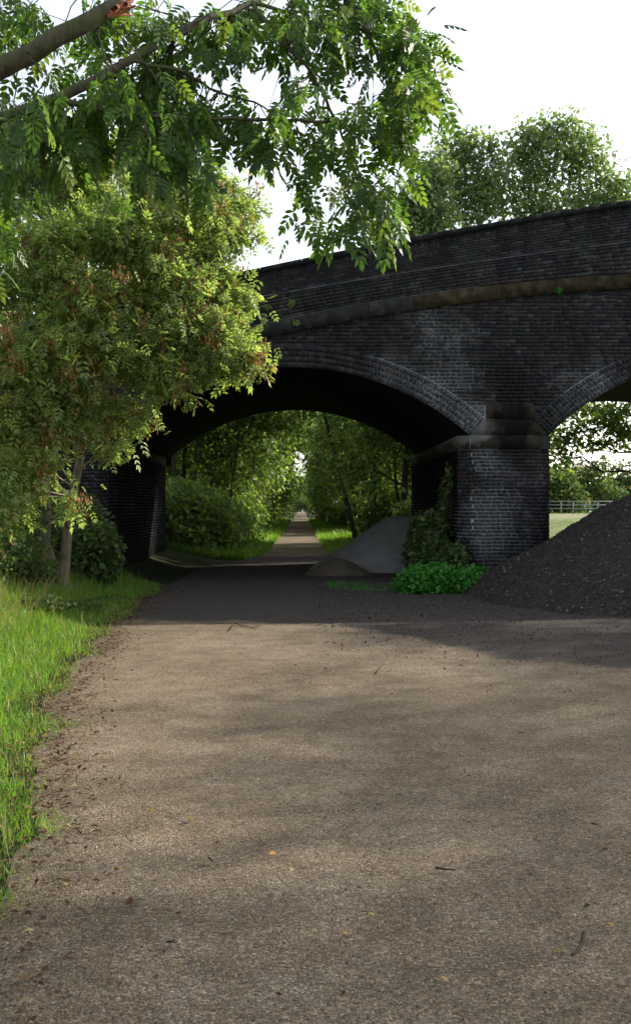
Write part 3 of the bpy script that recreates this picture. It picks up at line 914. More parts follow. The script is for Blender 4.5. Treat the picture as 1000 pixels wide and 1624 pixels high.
# the bough higher up, above the picture, that shades the foreground
lum = [(-3,7,8.0,2,2,1.1,3),(-1,9,8.0,2,1.8,.9,3),(1.2,11,9.2,1.8,1.4,.8,2.2),(-4,10,8.6,2,2,1.2,2),(3.2,12.5,10.2,1.5,1.2,.7,1.6),(-2,13,10,1.8,1.5,.9,1.6),(0.8,7.5,7.4,1.4,1.2,.6,2.0),(2.2,9.5,8.6,1.2,1.0,.5,1.4)]
tb = TB(); pp = []
for (x, y, z, rx, ry, rz, w) in lum:
    tb.tube(curve_pts((-3.3,5.8,7.2), (x,y,z), .05, 7, .03), np.linspace(.09,.015,7), 6)
    ns = int(60*w); S = np.array([x,y,z])+unit(ns)*(rng.random((ns,1))**.5)*np.array([rx,ry,rz])
    for s in S[::5]: tb.tube(curve_pts((x,y,z), s, .03, 4), np.linspace(.012,.003,4), 4)
    pp.append(np.repeat(S, 7, 0)+rng.normal(size=(ns*7,3))*.16)
pp = np.concatenate(pp)
link('branch', tb.mesh('branch'), BARK, near)
o = link('upper_foliage', foliage_mesh('upper_foliage', LEAF_MID, pp, .26), ASH, near); o['kind'] = 'stuff'

# ------------------------------------------------------------------ ash with brown seed bunches, left of the path, before the bridge
def L3(px, py, D, rx, rz, w, ry=None):
    p = at(px, py, D); k = D/1700
    return (p[0], p[1], p[2], rx*k, (ry or rx*k*.8), rz*k, w)
lumps = [L3(60,400,15,80,70,2.4), L3(120,270,16.6,60,30,1), L3(200,265,16.8,55,28,.9), L3(330,290,16.8,35,22,.5), L3(30,290,16.4,50,30,.8), L3(180,360,15.5,85,60,3.2), L3(290,350,16,75,55,2.8), L3(345,345,16.5,50,45,1.4), L3(385,318,16.7,26,18,.35), L3(392,372,16.4,22,16,.3), L3(370,300,16.8,24,16,.25), L3(395,480,16,18,16,.16), L3(120,470,15,90,60,3),
 L3(250,440,15.5,80,55,3), L3(335,425,16,42,50,1.5), L3(372,455,16,22,26,.35), L3(60,560,14.5,75,60,2.6), L3(180,550,15,70,50,2.2), L3(270,530,15.3,60,45,2), L3(340,520,15.5,45,40,1.4), L3(385,560,15.2,32,26,.9),
 L3(270,600,15,40,32,.9), L3(330,575,15.2,40,28,.8), L3(40,660,14.5,60,50,1.8), L3(130,645,14.8,45,40,.9), L3(210,660,15,30,30,.35), L3(50,730,15,45,36,.8), L3(165,700,15,34,26,.4), L3(80,660,14.8,40,40,.7), L3(195,645,15.2,36,30,.45), L3(20,800,14.4,40,30,.5), L3(130,300,16.5,90,35,1.5), L3(250,300,17,80,30,1.2),
 L3(-60,500,15,90,200,5), L3(115,795,14.8,24,16,.2), L3(10,760,14.6,36,40,.8)]
b0 = at(95,905,18.0); b0[2] = gz(b0[0], b0[1])
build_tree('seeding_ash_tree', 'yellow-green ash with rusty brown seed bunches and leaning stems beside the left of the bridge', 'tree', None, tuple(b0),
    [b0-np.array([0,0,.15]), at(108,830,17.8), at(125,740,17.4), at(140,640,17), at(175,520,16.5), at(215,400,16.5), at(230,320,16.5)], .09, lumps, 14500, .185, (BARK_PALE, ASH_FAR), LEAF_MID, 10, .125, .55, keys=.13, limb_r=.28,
    trunks=[[at(78,890,18.0), at(72,830,18), at(78,760,17.8), at(60,640,17), at(20,520,16)], [at(30,650,14.7), at(10,610,14.7), at(-30,560,14.8)]])

# ------------------------------------------------------------------ woodland trees: a few kinds, then copies
def woodland(seed, h, spread, low=.25, lean=0.0, size=.18, nleaf=9500, mats=(BARK_DARK, WOOD_LEAF), r0=.13, nl=11, spray_r=.42):
    base = np.array([0., 0., 0.])
    tr = [(0,0,-.2),(lean*.25,.05,h*.25),(lean*.6,-.05,h*.5),(lean,.0,h*.8)]
    lumps = []
    for i in range(nl):
        t = low+(1-low)*(i+.5)/nl
        rad = spread*math.sin(math.pi*min(.97, .22+.72*t))
        a = i*2.4+seed
        rr = rad*.62*rng.uniform(.7, 1.1)
        sz = spread*rng.uniform(.34, .5)
        lumps.append((lean*t+rr*math.cos(a), rr*math.sin(a), h*t, sz, sz, sz*.72, 1))
    return build_tree('woodland_tree', None, None, None, (0,0,0), tr, r0, lumps, nleaf, size, mats, CARD, 14, spray_r, .4)
def children(o): return [c for c in bpy.data.objects if c.parent == o]
def place_copy(proto, kids, loc, rz, sc, name, label, cat, group):
    c = proto.copy(); COL.objects.link(c); c.name = name; c.location = loc; c.rotation_euler = (0, 0, rz); c.scale = (sc, sc, sc)
    for k in ('label', 'category', 'group'):
        if k in c: del c[k]
    tag(c, label, cat, group)
    for kk in kids:
        d = kk.copy(); COL.objects.link(d); d.parent = c
    return c
def arching(seed, h, reach):
    tr = [(0,0,-.2),(.2,0,h*.3),(.9,.05,h*.6),(reach*.6,0,h*.85)]
    lumps = [(reach*f, rng.uniform(-1,1), h*z, 1.25, 1.4, .75, 1) for f, z in ((-.3,.55),(0,.7),(.3,.82),(.6,.92),(.85,.88),(1.05,.80),(.5,1.05),(.15,.95),(.8,1.05),(-.2,.85),(.0,.4))]
    return build_tree('woodland_tree', None, None, None, (0,0,0), tr,   .13, lumps, 10500, .18, (BARK_DARK, WOOD_LEAF), CARD, 14, .38, .4)
arches = [arching(1, 7.6, 3.4), arching(5, 7.0, 3.0)]
protos = [woodland(1, 10, 3.0, .22), woodland(2, 9, 2.8, .12, .8), woodland(3, 12, 3.2, .35, -.5), woodland(4, 7, 2.6, .08, 0.3, nleaf=8500)]
shrub = []
for s_ in range(2):
    lp = [(1.0*math.cos(a)*rng.uniform(.3,1), 1.0*math.sin(a)*rng.uniform(.3,1), rng.uniform(.4,1.5), .75,.75,.55,1) for a in np.linspace(0,6,8)]
    shrub.append(build_tree('woodland_shrub', None, None, None, (0,0,0), [(0,0,-.1),(.1,0,.6),(0,.1,1.2)], .05, lp, 4200, .17, (BARK_DARK, WOOD_LEAF), CARD, 12, .25, .3))
PK = [(p, children(p)) for p in protos]; SK = [(p, children(p)) for p in shrub]
AK = [(p, children(p)) for p in arches]
def put(bank, i, loc, rz, sc, name, label, cat, group):
    proto, kids = bank[i]
    return place_copy(proto, kids, loc, rz, sc, name, label, cat, group)
gl, gr_ = 'trees along the left of the path beyond the bridge', 'trees along the right of the path beyond the bridge'
near_labels = {('L',0): 'dark leafy tree filling the left of the arch just beyond the abutment', ('L',1): 'bright leafy tree left of the path, second beyond the arch',
               ('R',0): 'slim tree behind the grey dust heap, right side of the arch opening', ('R',1): 'leafy tree right of the path, second beyond the bridge'}
for side, sgn, grp in (('L', -1, gl), ('R', 1, gr_)):
    y = 38.5 if side == 'L' else 37.5; k = 0
    while y < 250:
        if side == 'R' and 48 < y < 60: y += 4; k += 1; continue
        xoff = 3.6+rng.uniform(-.3, .6)+(0.5 if y < 48 else 0)
        sc = rng.uniform(.85, 1.12)*(.62 if side == 'R' and 46 < y < 68 else 1)
        x = sgn*xoff-.15
        put(PK, int(rng.integers(0, 4)), (x, y, gz(x, y)), rng.uniform(0, 6.28), sc, 'woodland_tree',
            near_labels.get((side, k), f'{["third","fourth","fifth","sixth"][k-2]} leafy tree from the bridge in the {"left" if side=="L" else "right"} row along the far path' if 2 <= k < 6 else f'{"mid-distance" if y < 110 else "farthest small-looking"} broadleaf tree in the {"left" if side=="L" else "right"} row of the tunnel beyond the bridge'), 'tree', grp)
        y += rng.uniform(3.4, 4.6) if y < 110 else rng.uniform(6, 8); k += 1
    y = 40 if side == 'L' else 74
    while y < 120:
        x = sgn*rng.uniform(7.2, 9.5)
        put(PK, int(rng.integers(0, 4)), (x, y, gz(x, y)), rng.uniform(0, 6.28), rng.uniform(1.0, 1.25), 'woodland_tree',
            f'taller tree in the back row on the {"left" if side=="L" else "right"} beyond the bridge', 'tree', ('back row of '+grp))
        y += rng.uniform(5, 7)
    y = 33.2 if side == 'L' else 39
    while y < 130:
        x = sgn*rng.uniform(3.6, 4.6)-.15
        put(SK, int(rng.integers(0, 2)), (x, y, gz(x, y)), rng.uniform(0, 6.28), rng.uniform(.8, 1.25)*(.6 if side == 'R' and 47 < y < 60 else 1), 'woodland_shrub',
            f'dense green shrub under the {"left" if side=="L" else "right"} row of trees beyond the bridge', 'shrub', f'shrubs on the {"left" if side=="L" else "right"} of the far path')
        y += rng.uniform(2.0, 3.4)
gc_ = 'trees whose boughs meet over the path beyond the bridge'
for k, (y, side, hs_) in enumerate(((43,-1,.78),(47,1,.74),(53,-1,.88),(61,1,.97),(64,-1,1.02),(70,1,1.08),(77,-1,1.15),(84,1,1.2),(93,-1,1.35),(104,1,1.45),(118,-1,1.6),(134,1,1.75),(152,-1,1.9),(172,1,2.1))):
    x = side*3.3*max(1, hs_)-.1
    put(AK, k % 2, (x, y, gz(x, y)), 0 if side < 0 else math.pi, hs_, 'woodland_tree',
        'nearest tree arching over the path from the left, seen under the bridge' if k == 0 else 'nearest tree arching over the path from the right, seen under the bridge' if k == 1 else 'broadleaf tree arching over the far path with its boughs meeting the opposite row', 'tree', gc_)
for k, (x, y, sc) in enumerate(((-3.7,33.6,1.0),(-2.9,35.2,.85),(-4.6,34.8,1.2),(-2.5,37.0,.7),(4.2,34.0,.9))):
    put(SK, k % 2, (x, y, gz(x, y)), k*1.7, sc, 'woodland_shrub', ['dark shrub hard against the far corner of the left abutment', 'rounded shrub at the left edge of the path just past the arch', 'taller shrub behind the dark one at the left abutment', 'low shrub at the start of the left grass strip', 'shrub behind the grey heap and the right pier'][k], 'shrub', 'shrubs just beyond the arch')
for p, kids in PK+SK+AK:                                      # the kinds themselves are not wanted at the origin
    for c in kids: bpy.data.objects.remove(c)
    bpy.data.objects.remove(p)

# trees seen over and through the bridge on the right
def crown_tree(name, label, x, y, h, lumps, nleaf, size, mats=(BARK, PALE_LEAF), r0=.22, spray_r=.4, spray=13, tmpl=CARD):
    g = float(gz(x, y))
    return build_tree(name, label, 'tree', None, (x, y, g), [(x,y,g-.2),(x+.1,y,g+h*.3),(x-.1,y+.1,g+h*.6),(x,y,g+h*.9)], r0, lumps, nleaf, size, mats, tmpl, spray, spray_r, .35)
crown_tree('tall_tree', 'tall pale green tree standing behind the highest part of the parapet', 9.3, 42, 14,
  [L3(880,250,42,60,45,2.2), L3(850,215,42,38,28,1), L3(930,235,42,38,35,1), L3(900,200,42,22,20,.4), L3(830,300,42,50,50,2), L3(940,300,42,50,45,2), L3(985,310,42,35,35,1), L3(880,340,42,80,40,2.4), L3(820,240,42,25,28,.5), L3(900,480,42,90,90,2)], 11500, .19, spray_r=.3)
crown_tree('round_tree', 'smaller pale tree left of the tall one, rising over the bridge parapet', 6.6, 41, 12,
  [L3(745,235,41,36,28,1), L3(720,280,41,36,40,1.2), L3(765,290,41,40,40,1.3), L3(740,330,41,60,30,1.4), L3(700,230,41,16,22,.25), L3(780,240,41,20,25,.3), L3(745,430,41,70,70,1.6)], 6500, .18, spray_r=.27)
crown_tree('leaning_tree', 'dark green low tree showing behind the parapet left of the round tree', 4.6, 39, 10,
  [L3(650,330,39,45,36,1.2), L3(622,345,39,34,30,.8), L3(690,270,39,24,30,.6), L3(675,300,39,22,28,.5), L3(690,350,39,30,30,.7), L3(660,450,39,60,50,1)], 6500, .18, (BARK_DARK, PALE_LEAF), .16, .3)
crown_tree('drooping_tree', 'tree behind the right pier with leafy boughs drooping across the right arch', 12.2, 36, 9,
  [L3(950,655,36,60,18,1.0), L3(905,690,36,26,20,.35), L3(985,685,36,30,22,.6), L3(940,705,36,28,12,.22), L3(888,730,36,12,22,.18), L3(1050,620,36,40,45,1.0), L3(1090,560,36,80,90,2)], 5200, .17, (BARK_DARK, WOOD_LEAF), .14, .22, 9)
for (px, D, h, rx, lab) in ((930,112,5.8,55,'round sunlit bush tree beyond the field seen through the right arch'), (1010,120,6.4,60,'dark hedge tree at the right edge beyond the field'), (885,105,4.2,35,'low yellow-green bush just right of the pier beyond the fence')):
    x, y = (px-478)*D/1700, D; g = float(gz(x, y)); k = D/1700
    crown_tree('field_tree', lab, x, y, h*.7, [(x+rx*k*a, y, g+h*b, rx*k*.5, 2, h*.25, 1) for a, b in ((-.6,.35),(0,.3),(.6,.35),(-.3,.7),(.35,.72),(0,.55),(-.75,.15),(.75,.15))], 3600, .42, (BARK_DARK, BRAMBLE), .15, .5)
# distant wood closing the horizon
vv = []
def wood_line(name, x0, x1, y, h, label):
    n = 9000; x = rng.uniform(x0, x1, n); hh = h*(.7+.5*vnoise(x*.12, y))
    z = rng.random(n)**.7*hh
    p = np.stack([x, y+rng.normal(size=n)*3, z], -1)
    o = link(name, foliage_mesh(name, CARD, p, 1.3, .2), WOOD_LEAF); o['kind'] = 'stuff'; o['label'] = label; o['category'] = 'wood'
wood_line('far_wood', 14, 150, 190, 7, 'distant dark wood closing the field right of the bridge')
wood_line('far_wood', -130, -6, 90, 12, 'thick wood standing beyond the bridge on the left')
# out-of-frame tree on the right whose shade streaks the gravel
def shade_lump(gx_, gy_, z, r, w=1, rz=.6): return (gx_+1.4*z, gy_+.95*z, z, r, r*.8, rz, w)
build_tree('roadside_tree', 'broad tall tree standing beyond the gravel yard right of the view', 'tree', None, (19, 14.5, 0), [(19,14.5,-.2),(19,14.6,5),(18.5,15,9),(18,16,12)], .3,
  [shade_lump(-.8,3.2,11.5,1.6,1.5), shade_lump(1.8,3.2,12,1.6,1.4), shade_lump(.6,5.9,12.5,1.2,.7,.4), shade_lump(2.3,7.4,13,1.2,.7,.3), shade_lump(4.2,9.0,13.5,1.6,1.1), shade_lump(0.2,8.3,14,1.0,.35,.25), shade_lump(4,5.2,12,1.3,.9), shade_lump(3.9,12.2,12.5,1.6,1.8), shade_lump(1.6,13.3,13,1.2,1.2,.35), shade_lump(6.3,14.2,12,1.8,1.8), shade_lump(2.6,10.6,13,.9,.5,.25), shade_lump(-2.2,2.0,10.5,1.3,.8)], 10000, .2, (BARK, WOOD_LEAF), CARD, 13, .42)
# trees on the left before the bridge filling the gap behind the ash
for (px, py, D, lab) in ((20,330,26,'dark tree behind the seeding ash at the left edge'), (210,250,27,'tall tree showing between the overhanging ash and the seeding ash')):
    c = at(px, 800, D); x, y = c[0]-1.5, D
    crown_tree('bank_tree', lab, x, y, 9, [(x+a, y+b, z, 1.5, 1.3, 1.1, 1) for a, b, z in ((0,0,6),(1.2,.3,7.4),(-1.3,0,7.2),(.3,-.3,8.8),(1.6,0,5.6),(-1.5,.3,9.2),(1.5,.2,9.4),(0.2,0,10.4))], 5200, .2, (BARK, WOOD_LEAF), .16, .35)

for k, (x, y, h_) in enumerate(((8.9,43.5,1.0),(10.1,47.5,1.05),(14.5,44,1.1),(6.0,37.6,.95))):  # trees added behind the bridge to keep sun off the ground at the arch
    crown_tree('woodland_tree', ['leafy tree behind the bridge hidden below the parapet trees', 'leafy tree standing behind the pier, screened by the heap', 'broad tree behind the right arch beyond the heap', 'broad tree just behind the bridge over the right pier'][k], x, y, 8*h_,
        [(x+1.5*math.cos(a), y+1.5*math.sin(a), h_*z, 1.6, 1.6, .9, 1) for a, z in (((0,8),(1.3,8.6),(2.6,7.8),(3.9,8.4),(5.2,8.1),(6,9.3),(3,9.6)) if k < 3 else ((0,4.4),(1.3,6.2),(2.6,7.2),(3.9,5.2),(5.2,4.6),(6,7.6),(3,5.6),(4.5,6.4),(2,3.6)))], 6500 if k < 3 else 12000, .22, (BARK_DARK, WOOD_LEAF), .14)
for px0, py0, px1, py1, D, r0, mat, lab in ((566,822,522,688,40,.10,BARK_DARK,'dark trunked tree leaning left behind the grey heap'), (592,822,592,690,41,.085,BARK_DARK,'slim upright tree behind the peak of the grey heap'),
        (632,818,622,700,39,.07,BARK_DARK,'thin straight tree nearest the right side of the arch opening'), (352,806,377,700,42,.09,BARK,'pale trunked tree leaning right in the left of the arch opening'), (303,800,312,690,40,.08,BARK_DARK,'dark slim tree near the left edge of the arch opening')):
    a = at(px0, py0, D); b = at(px1, py1, D); g = float(gz(a[0], a[1])); a[2] = g-.1
    t = b+(b-a)*.6
    build_tree('slim_tree', lab, 'tree', None, (a[0], a[1], g), [a, (a+b)/2+np.array([.05,0,0]), b, t], r0,
        [(t[0]+dx, t[1]+dy, t[2]+dz, .9, .9, .6, 1) for dx, dy, dz in ((0,0,0),(.8,.3,-.8),(-.8,-.2,-.6),(.3,0,.8),(-.5,.3,.5),(.2,-.2,-1.5))], 2600, .2, (mat, WOOD_LEAF), CARD, 12, .35)
x, y = -.3, 300.; g = float(gz(x, y))
crown_tree('end_tree', 'hazy far tree closing the end of the straight path', x, y, 6, [(dx, 300, dz, 3, 3, 2, 1) for dx, dz in ((-6,3),(-3,6),(0,5.5),(3,7),(6,6),(-1,2.5),(2,3),(4,2),(-4,2),(-5,9),(5,9.5),(0,8))], 9000, .8)

# field rail fence
fx = empty('rail_fence', (22, 96, 0), 'pale metal rail fence across the field, seen right of the pier', 'fence')
for i in range(8):
    x = 21.0+i*1.1; g = float(gz(x, 96)); b = MB(); b.box(x-.05, x+.05, 95.95, 96.05, g-.1, g+1.15); link('post', b.mesh('post'), RAIL, fx)
for zz_ in (.45, .78, 1.1):
    b = MB(); g = float(gz(24, 96)); b.box(20.5, 29.3, 95.92, 95.95, g+zz_-.04, g+zz_+.04); link('rail', b.mesh('rail'), RAIL, fx)

# ------------------------------------------------------------------ ground cover
BLADE = (np.array([(-.5,0,0),(.5,0,0),(.42,.5,.04),(-.42,.5,.04),(0,1,.22)]), np.array([(0,1,2),(0,2,3),(3,2,4)]))
def blades(name, X, Y, hgt, mat, wid=.006, lean=.45, tint=None, label=None, cat='grass', z=None, droop=0):
    n = len(X); Z = (gz(X, Y) if z is None else z)-.015
    d = unit(n)*lean; d[:, 2] = 1
    nr = unit(n); nr[:, 2] = .1
    h = hgt*np.exp(rng.normal(size=n)*.3)
    V, F, idx = scatter(BLADE[0], BLADE[1], np.stack([X, Y, Z], -1), d, nr, h, np.full(n, wid) if np.isscalar(wid) else wid)
    o = link(name, make_mesh(name, V, F, {'tint': (rng.random(n) if tint is None else tint)[idx]}), mat)
    return tag(o, label, cat, None, 'stuff')
def sample(n, y0, y1, x0f, x1f, p=1.0):
    y = y0+(y1-y0)*rng.random(n)**p
    a, b = x0f(y), x1f(y)
    return a+(b-a)*rng.random(n), y
# near verge on the left
X_, Y_ = sample(120000, 2.5, 22, lambda y: left_edge(y)-3.2, lambda y: left_edge(y)+.35, 1.25)
edge_d = left_edge(Y_)+.14+.34*2*fnoise(Y_*1.7, 3.3)+.5*fnoise(X_*4, Y_*4)-X_
keep = (edge_d > 0) & (rng.random(len(X_)) < np.clip(.12+edge_d*2.2+1.2*fnoise(X_*1.8, Y_*1.8), 0, 1))
X_, Y_, edge_d = X_[keep], Y_[keep], edge_d[keep]
hh = .78*(.05+.13*np.clip(edge_d, 0, 1.2))*(1+1.2*fnoise(X_*1.1, Y_*1.1)); hh = np.clip(hh, .03, .3)
wd = .0035+.00045*Y_
blades('verge_grass', X_, Y_, hh, GRASS, wd, .5, np.clip(rng.random(len(X_))*.85+.3*fnoise(X_*.9, Y_*.9)+.05, 0, .999), 'bright green grass on the left verge beside the gravel')
X_, Y_ = sample(2600, 2.8, 18, lambda y: left_edge(y)-2.2, lambda y: left_edge(y)+.05, 1.2)
blades('dead_stems', X_, Y_, .13*np.ones(len(X_)), STRAW, .003+.0004*Y_, .9, None, 'dead straw stems mixed through the green verge grass')
# verges beyond the bridge
for nm, s0, s1, lab in (('far_left_grass', lambda y: left_edge(y)-3.0, lambda y: left_edge(y)+.1, 'sunlit grass strip left of the far path'),
                        ('far_right_grass', lambda y: right_edge(y)-.1, lambda y: right_edge(y)+3.0, 'sunlit grass strip right of the far path')):
    X_, Y_ = sample(30000, 32.0, 120, s0, s1, 1.7)
    blades(nm, X_, Y_, .22*np.ones(len(X_)), GRASS, .012+.0005*Y_, .5, None, lab)
# dry grass and straw stalks on the bank
X_, Y_ = sample(1800, 11, 19, lambda y: left_edge(y)-4.0, lambda y: left_edge(y)-.9)
blades('dry_grass', X_, Y_, .45*np.ones(len(X_)), STRAW, .006, .8, None, 'straw-coloured dry stalks on the left bank under the ash')
# grass fringe under the arch by the heap and pier
X_, Y_ = sample(2400, 19.9, 22.0, lambda y: .5+0*y, lambda y: 3.0+0*y)
k_ = fnoise(X_*2, Y_*2) > -.05; X_, Y_ = X_[k_], Y_[k_]
blades('pier_grass', X_, Y_, .06*np.ones(len(X_)), NETTLE, .012, .6, None, 'thin dark grass patch in front of the grey heap', z=np.full(len(X_), .03))

def leaf_mound(name, mat, lumps, n, size, label, cat, stems=True, tmpl=CARD):
    root = empty(name, (lumps[0][0], lumps[0][1], float(gz(lumps[0][0], lumps[0][1]))), label, cat)
    pos = []; tb = TB(); tot = sum(l[6] for l in lumps)
    for (x, y, z, rx, ry, rz, w) in lumps:
        k = int(n*w/tot); p = np.array([x,y,z])+unit(k)*(rng.random((k,1))**.4)*np.array([rx,ry,rz])
        pos.append(p)
        for s in p[:: max(1, k//14)]:
            g = float(gz(x, y)); tb.tube(curve_pts((x+rng.normal()*rx*.3, y+rng.normal()*ry*.3, g-.03), s, .1, 5, .05), np.linspace(.009,.003,5), 4)
    pos = np.concatenate(pos); pos = pos[pos[:, 2] > gz(pos[:, 0], pos[:, 1])-.02]
    if stems: link('stems', tb.mesh('stems'), BARK_DARK, root)['kind'] = 'stuff'
    o = link('foliage', foliage_mesh('foliage', tmpl, pos, size, .15), mat, root); o['kind'] = 'stuff'
    return root
leaf_mound('nettle_patch', NETTLE, [(2.15,19.6,.15,.45,.4,.30,1),(2.7,19.7,.17,.5,.45,.36,1.3),(3.2,20.1,.15,.4,.4,.32,.8),(2.4,20.3,.2,.5,.4,.35,1)], 5200, .10, 'vivid green clump of nettles at the foot of the pier', 'nettles')
leaf_mound('pier_bush', BRAMBLE, [(2.75,22.6,.5,.45,.6,.55,1.2),(2.7,23.2,.9,.40,.5,.6,1),(2.8,22.9,1.0,.40,.5,.5,.7),(2.65,23.9,.6,.4,.6,.55,.8),(3.12,23.6,1.6,.10,.7,.7,.18),(3.05,21.8,.45,.35,.4,.4,.7),(3.14,22.9,2.2,.06,.4,.4,.05)], 7000, .11, 'dark ivy and bramble bush against the inner corner of the pier', 'bush')
for px, py, n_, r_, lab in ((424, 488, 60, .07, 'small weed rooted in the lower parapet, left of the hanging leaves'), (462, 481, 80, .07, 'small yellow-green weed in the lower parapet brickwork'), (470, 512, 60, .08, 'weed growing from the string course above the arch crown'), (884, 461, 90, .07, 'dark green tuft on the string course near the right edge')):
    c = at(px, py, 21.93); root = empty('wall_weed', tuple(c), lab, 'weed')
    P = c+unit(n_)*(rng.random((n_, 1))**.5)*r_*np.array([1,.6,.9])-np.array([0,.03,0])
    tb = TB()
    for q in P[::9]: tb.tube(curve_pts(c+np.array([0,.06,-.02]), q, .05, 4), np.linspace(.004,.002,4), 4)
    link('stems', tb.mesh('stems'), BARK_DARK, root)['kind'] = 'stuff'
    link('foliage', foliage_mesh('foliage', CARD, P, .05, .3), NETTLE if px > 800 else ASH_FAR, root)['kind'] = 'stuff'
g0 = lambda x, y: float(gz(x, y))
def bank(px, D, h, r_, w=1.0):
    x = (px-478)*D/1700; return (x, D, g0(x, D)+h*.5, r_, r_, h*.55, w)
leaf_mound('bramble_thicket', BRAMBLE, [bank(5,16,.8,.7), bank(-80,14,1.2,.9), bank(30,16.5,.5,.6), bank(10,18,1.4,.9), bank(-90,17,2.4,1.4,1.5)], 13000, .075, 'tangled bramble thicket at the far left below the ash stems', 'bush')
leaf_mound('hollow_bush', BRAMBLE, [bank(150,19.5,1.2,.55), bank(130,20.3,1.5,.6), bank(110,20.8,1.5,.7), bank(30,21,2.2,.9)], 8000, .11, 'dark shrub in shade between the ash stems and the left abutment', 'bush')
leaf_mound('verge_weeds', BRAMBLE, [bank(120,15.6,.2,.45), bank(175,17.5,.15,.35,.5), bank(60,14.6,.25,.5)], 1500, .06, 'low weedy patch among the grass before the ash stems', 'weeds', False)

# litter along the path edge and over the gravel
def flat_leaves(X, Y, size, z=None, tilt=.35):
    n = len(X); Z = (.034+fnoise(X*.9, Y*.9)*.016 if z is None else z)
    d = unit(n); d[:, 2] *= tilt*.6; nr = unit(n)*tilt; nr[:, 2] = 1
    return scatter(CARD[0]*np.array([.9,1,1.5]), CARD[1], np.stack([X, Y, Z], -1), d, nr, size*(1+.3*rng.normal(size=n)).clip(.4,1.8))
X_, Y_ = sample(17000, 2.6, 21, lambda y: left_edge(y)-.35, lambda y: left_edge(y)+.75, 1.3)
ed = X_-left_edge(Y_); k_ = rng.random(len(X_)) < np.clip((Y_-2.2)/5, .25, 1)*np.exp(-((ed-.1)/.24)**2)*(.35+1.2*np.clip(fnoise(X_*2.5, Y_*2.5)+.3, 0, 1)); X_, Y_, ed = X_[k_], Y_[k_], ed[k_]
V, F, idx = flat_leaves(X_, Y_, .034, z=np.maximum(gz(X_, Y_), 0)+.036+.02*rng.random(len(X_)))
tag(link('leaf_litter', make_mesh('leaf_litter', V, F, {'tint': rng.random(len(X_))[idx]}), LITTER), 'brown dead leaves drifted along the left edge of the gravel', 'leaves', None, 'stuff')
X_ = rng.uniform(-1.5, 5, 900); Y_ = 3+13*rng.random(900)**1.2
V, F, idx = flat_leaves(X_, Y_, .022)
tag(link('leaf_specks', make_mesh('leaf_specks', V, F, {'tint': rng.random(900)[idx]}), LITTER), 'tiny scattered bits of dead leaf over the gravel', 'leaves', None, 'stuff')

# loose stones
ico_v = np.array([(1,0,0),(-1,0,0),(0,1,0),(0,-1,0),(0,0,.7),(0,0,-.7)], float)
ico_f = np.array([(0,2,4),(2,1,4),(1,3,4),(3,0,4),(2,0,5),(1,2,5),(3,1,5),(0,3,5)])
def stones(name, X, Y, Z, size, mat, label, cat='stones'):
    n = len(X)
    V, F, idx = scatter(ico_v, ico_f, np.stack([X, Y, Z], -1), unit(n), unit(n), size*np.exp(rng.normal(size=n)*.4), size*np.exp(rng.normal(size=n)*.4)*.7)
    tag(link(name, make_mesh(name, V, F, {'tint': rng.random(n)[idx]}), mat), label, cat, None, 'stuff')
n = 14000; Y_ = 2.6+11*rng.random(n)**1.5; X_ = left_edge(Y_)+.05+rng.random(n)*(Y_*.31+.2-left_edge(Y_))
stones('loose_stones', X_, Y_, .026+fnoise(X_*.9, Y_*.9)*.016, .0028, STONE, 'small pale stones loose on the gravel surface')
n = 40000; th = rng.random(n)*2*math.pi; X_ = 9.0+7.2*np.sqrt(rng.random(n))*np.cos(th); Y_ = 19.3+7.2*np.sqrt(rng.random(n))*np.sin(th)
Z_ = np.maximum(big_heap(X_, Y_), .02); k_ = (Y_ < 22.5) & (X_ < 9) & (Z_ > .03); 
stones('planing_chips', X_[k_], Y_[k_], Z_[k_], .018, CHIP, 'coarse dark chips covering the planings heap', 'rubble')
n = 9000; X_ = rng.uniform(.2, 6.5, n); Y_ = rng.uniform(10, 21, n); k_ = rng.random(n) < np.clip((Y_-9.9)/7, 0, 1)
stones('spilt_chips', X_[k_], Y_[k_], np.full(k_.sum(), .03), .009, CHIP, 'dark chips spilt across the gravel before the heap', 'rubble')

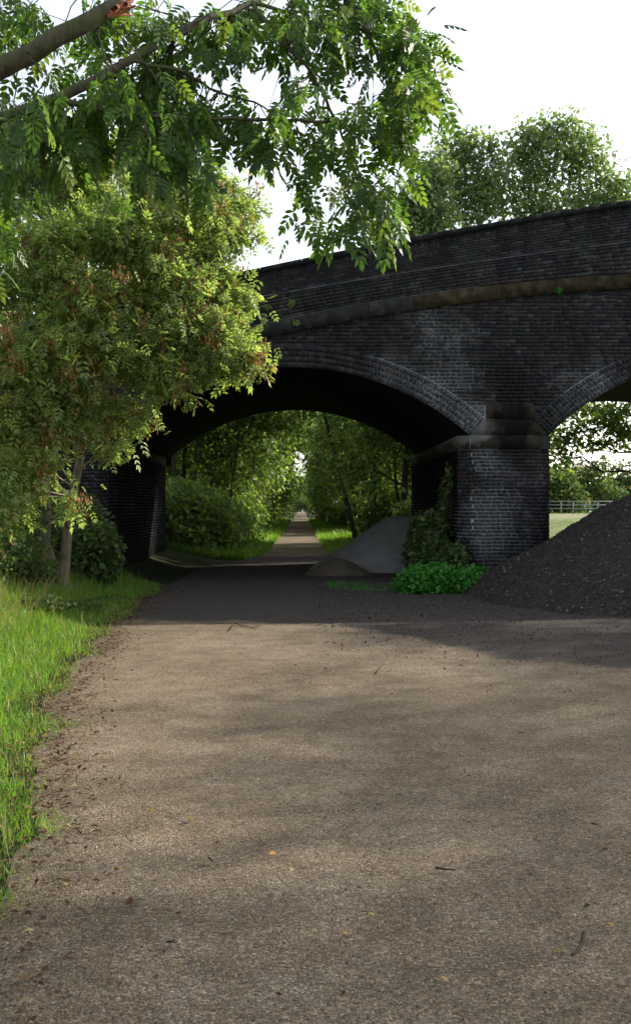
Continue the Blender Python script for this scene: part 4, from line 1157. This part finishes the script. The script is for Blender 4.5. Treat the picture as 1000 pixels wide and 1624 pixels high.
# single fallen leaves and twigs
def one_leaf(px, py, size, mat, name, label, group=None):
    Y0 = 1.58*1700/(py-803); X0 = (px-478)*Y0/1700
    tv = CARD[0]*np.array([1,1,1.8])-np.array([0,.5,0])
    o = link(name, make_mesh(name, np.concatenate([tv, [(-.02,-.5,0),(.02,-.5,0),(0,-.75,.03)]]), np.concatenate([CARD[1], [(4,5,6)]])), mat, None, (X0, Y0, .045))
    o.scale = (size*1.1, size, size); o.rotation_euler = (rng.normal()*.25, rng.normal()*.25, rng.uniform(0, 6.28))
    return tag(o, label, 'leaf', group)
yl = [(550,1490,.05),(45,1487,.045),(965,1475,.045),(150,1598,.04),(283,1535,.045),(302,1305,.05),(188,1385,.035),(243,1293,.03),(640,1336,.035),(590,1460,.035),(100,1436,.04),(432,1362,.04),(705,1565,.035),(885,1518,.04),(463,1388,.03)]
for k, (px, py, s) in enumerate(yl):
    one_leaf(px, py, s, YELLOW_LEAF, 'fallen_leaf', {0: 'orange-yellow fallen leaf lying near the bottom centre of the gravel', 1: 'yellow fallen leaf near the lower left edge of the gravel', 2: 'yellow leaf on the gravel just beyond the curved twig'}.get(k, 'small pale yellow fallen leaf on the brown gravel'), 'yellow leaves fallen on the gravel')
for px, py, s in [(335,1373,.05),(570,1418,.045),(845,1398,.05),(942,1315,.06),(620,1105,.05),(825,1168,.05),(958,1356,.04),(270,1505,.05),(930,1447,.04),(600,1283,.04),(500,1216,.04)]:
    one_leaf(px, py, s, BARK_DARK, 'fallen_leaf', 'small dark curled dead leaf on the brown gravel', 'dark leaves fallen on the gravel')
def twig(pts, rad, label):
    P = [np.array([(px-478)*(1.57*1700/(py-803))/1700, 1.57*1700/(py-803), .036+.012*rng.random()]) for px, py in pts]
    tb = TB(); tb.tube(P, np.linspace(rad, rad*.5, len(P)), 6)
    tag(link('fallen_twig', tb.mesh('fallen_twig'), BARK_DARK), label, 'twig')
twig([(690,1379),(703,1381),(721,1384)], .007, 'short straight dark twig on the gravel, lower centre right')
twig([(925,1487),(922,1500),(914,1513),(906,1521)], .009, 'curved dark twig on the gravel at the lower right')
twig([(365,1000),(372,990),(384,993),(400,997),(414,992)], .008, 'thin bent twig lying at the edge of the bridge shadow')
twig([(596,1068),(602,1062),(606,1056)], .007, 'tiny upright twig on the gravel beyond the middle')
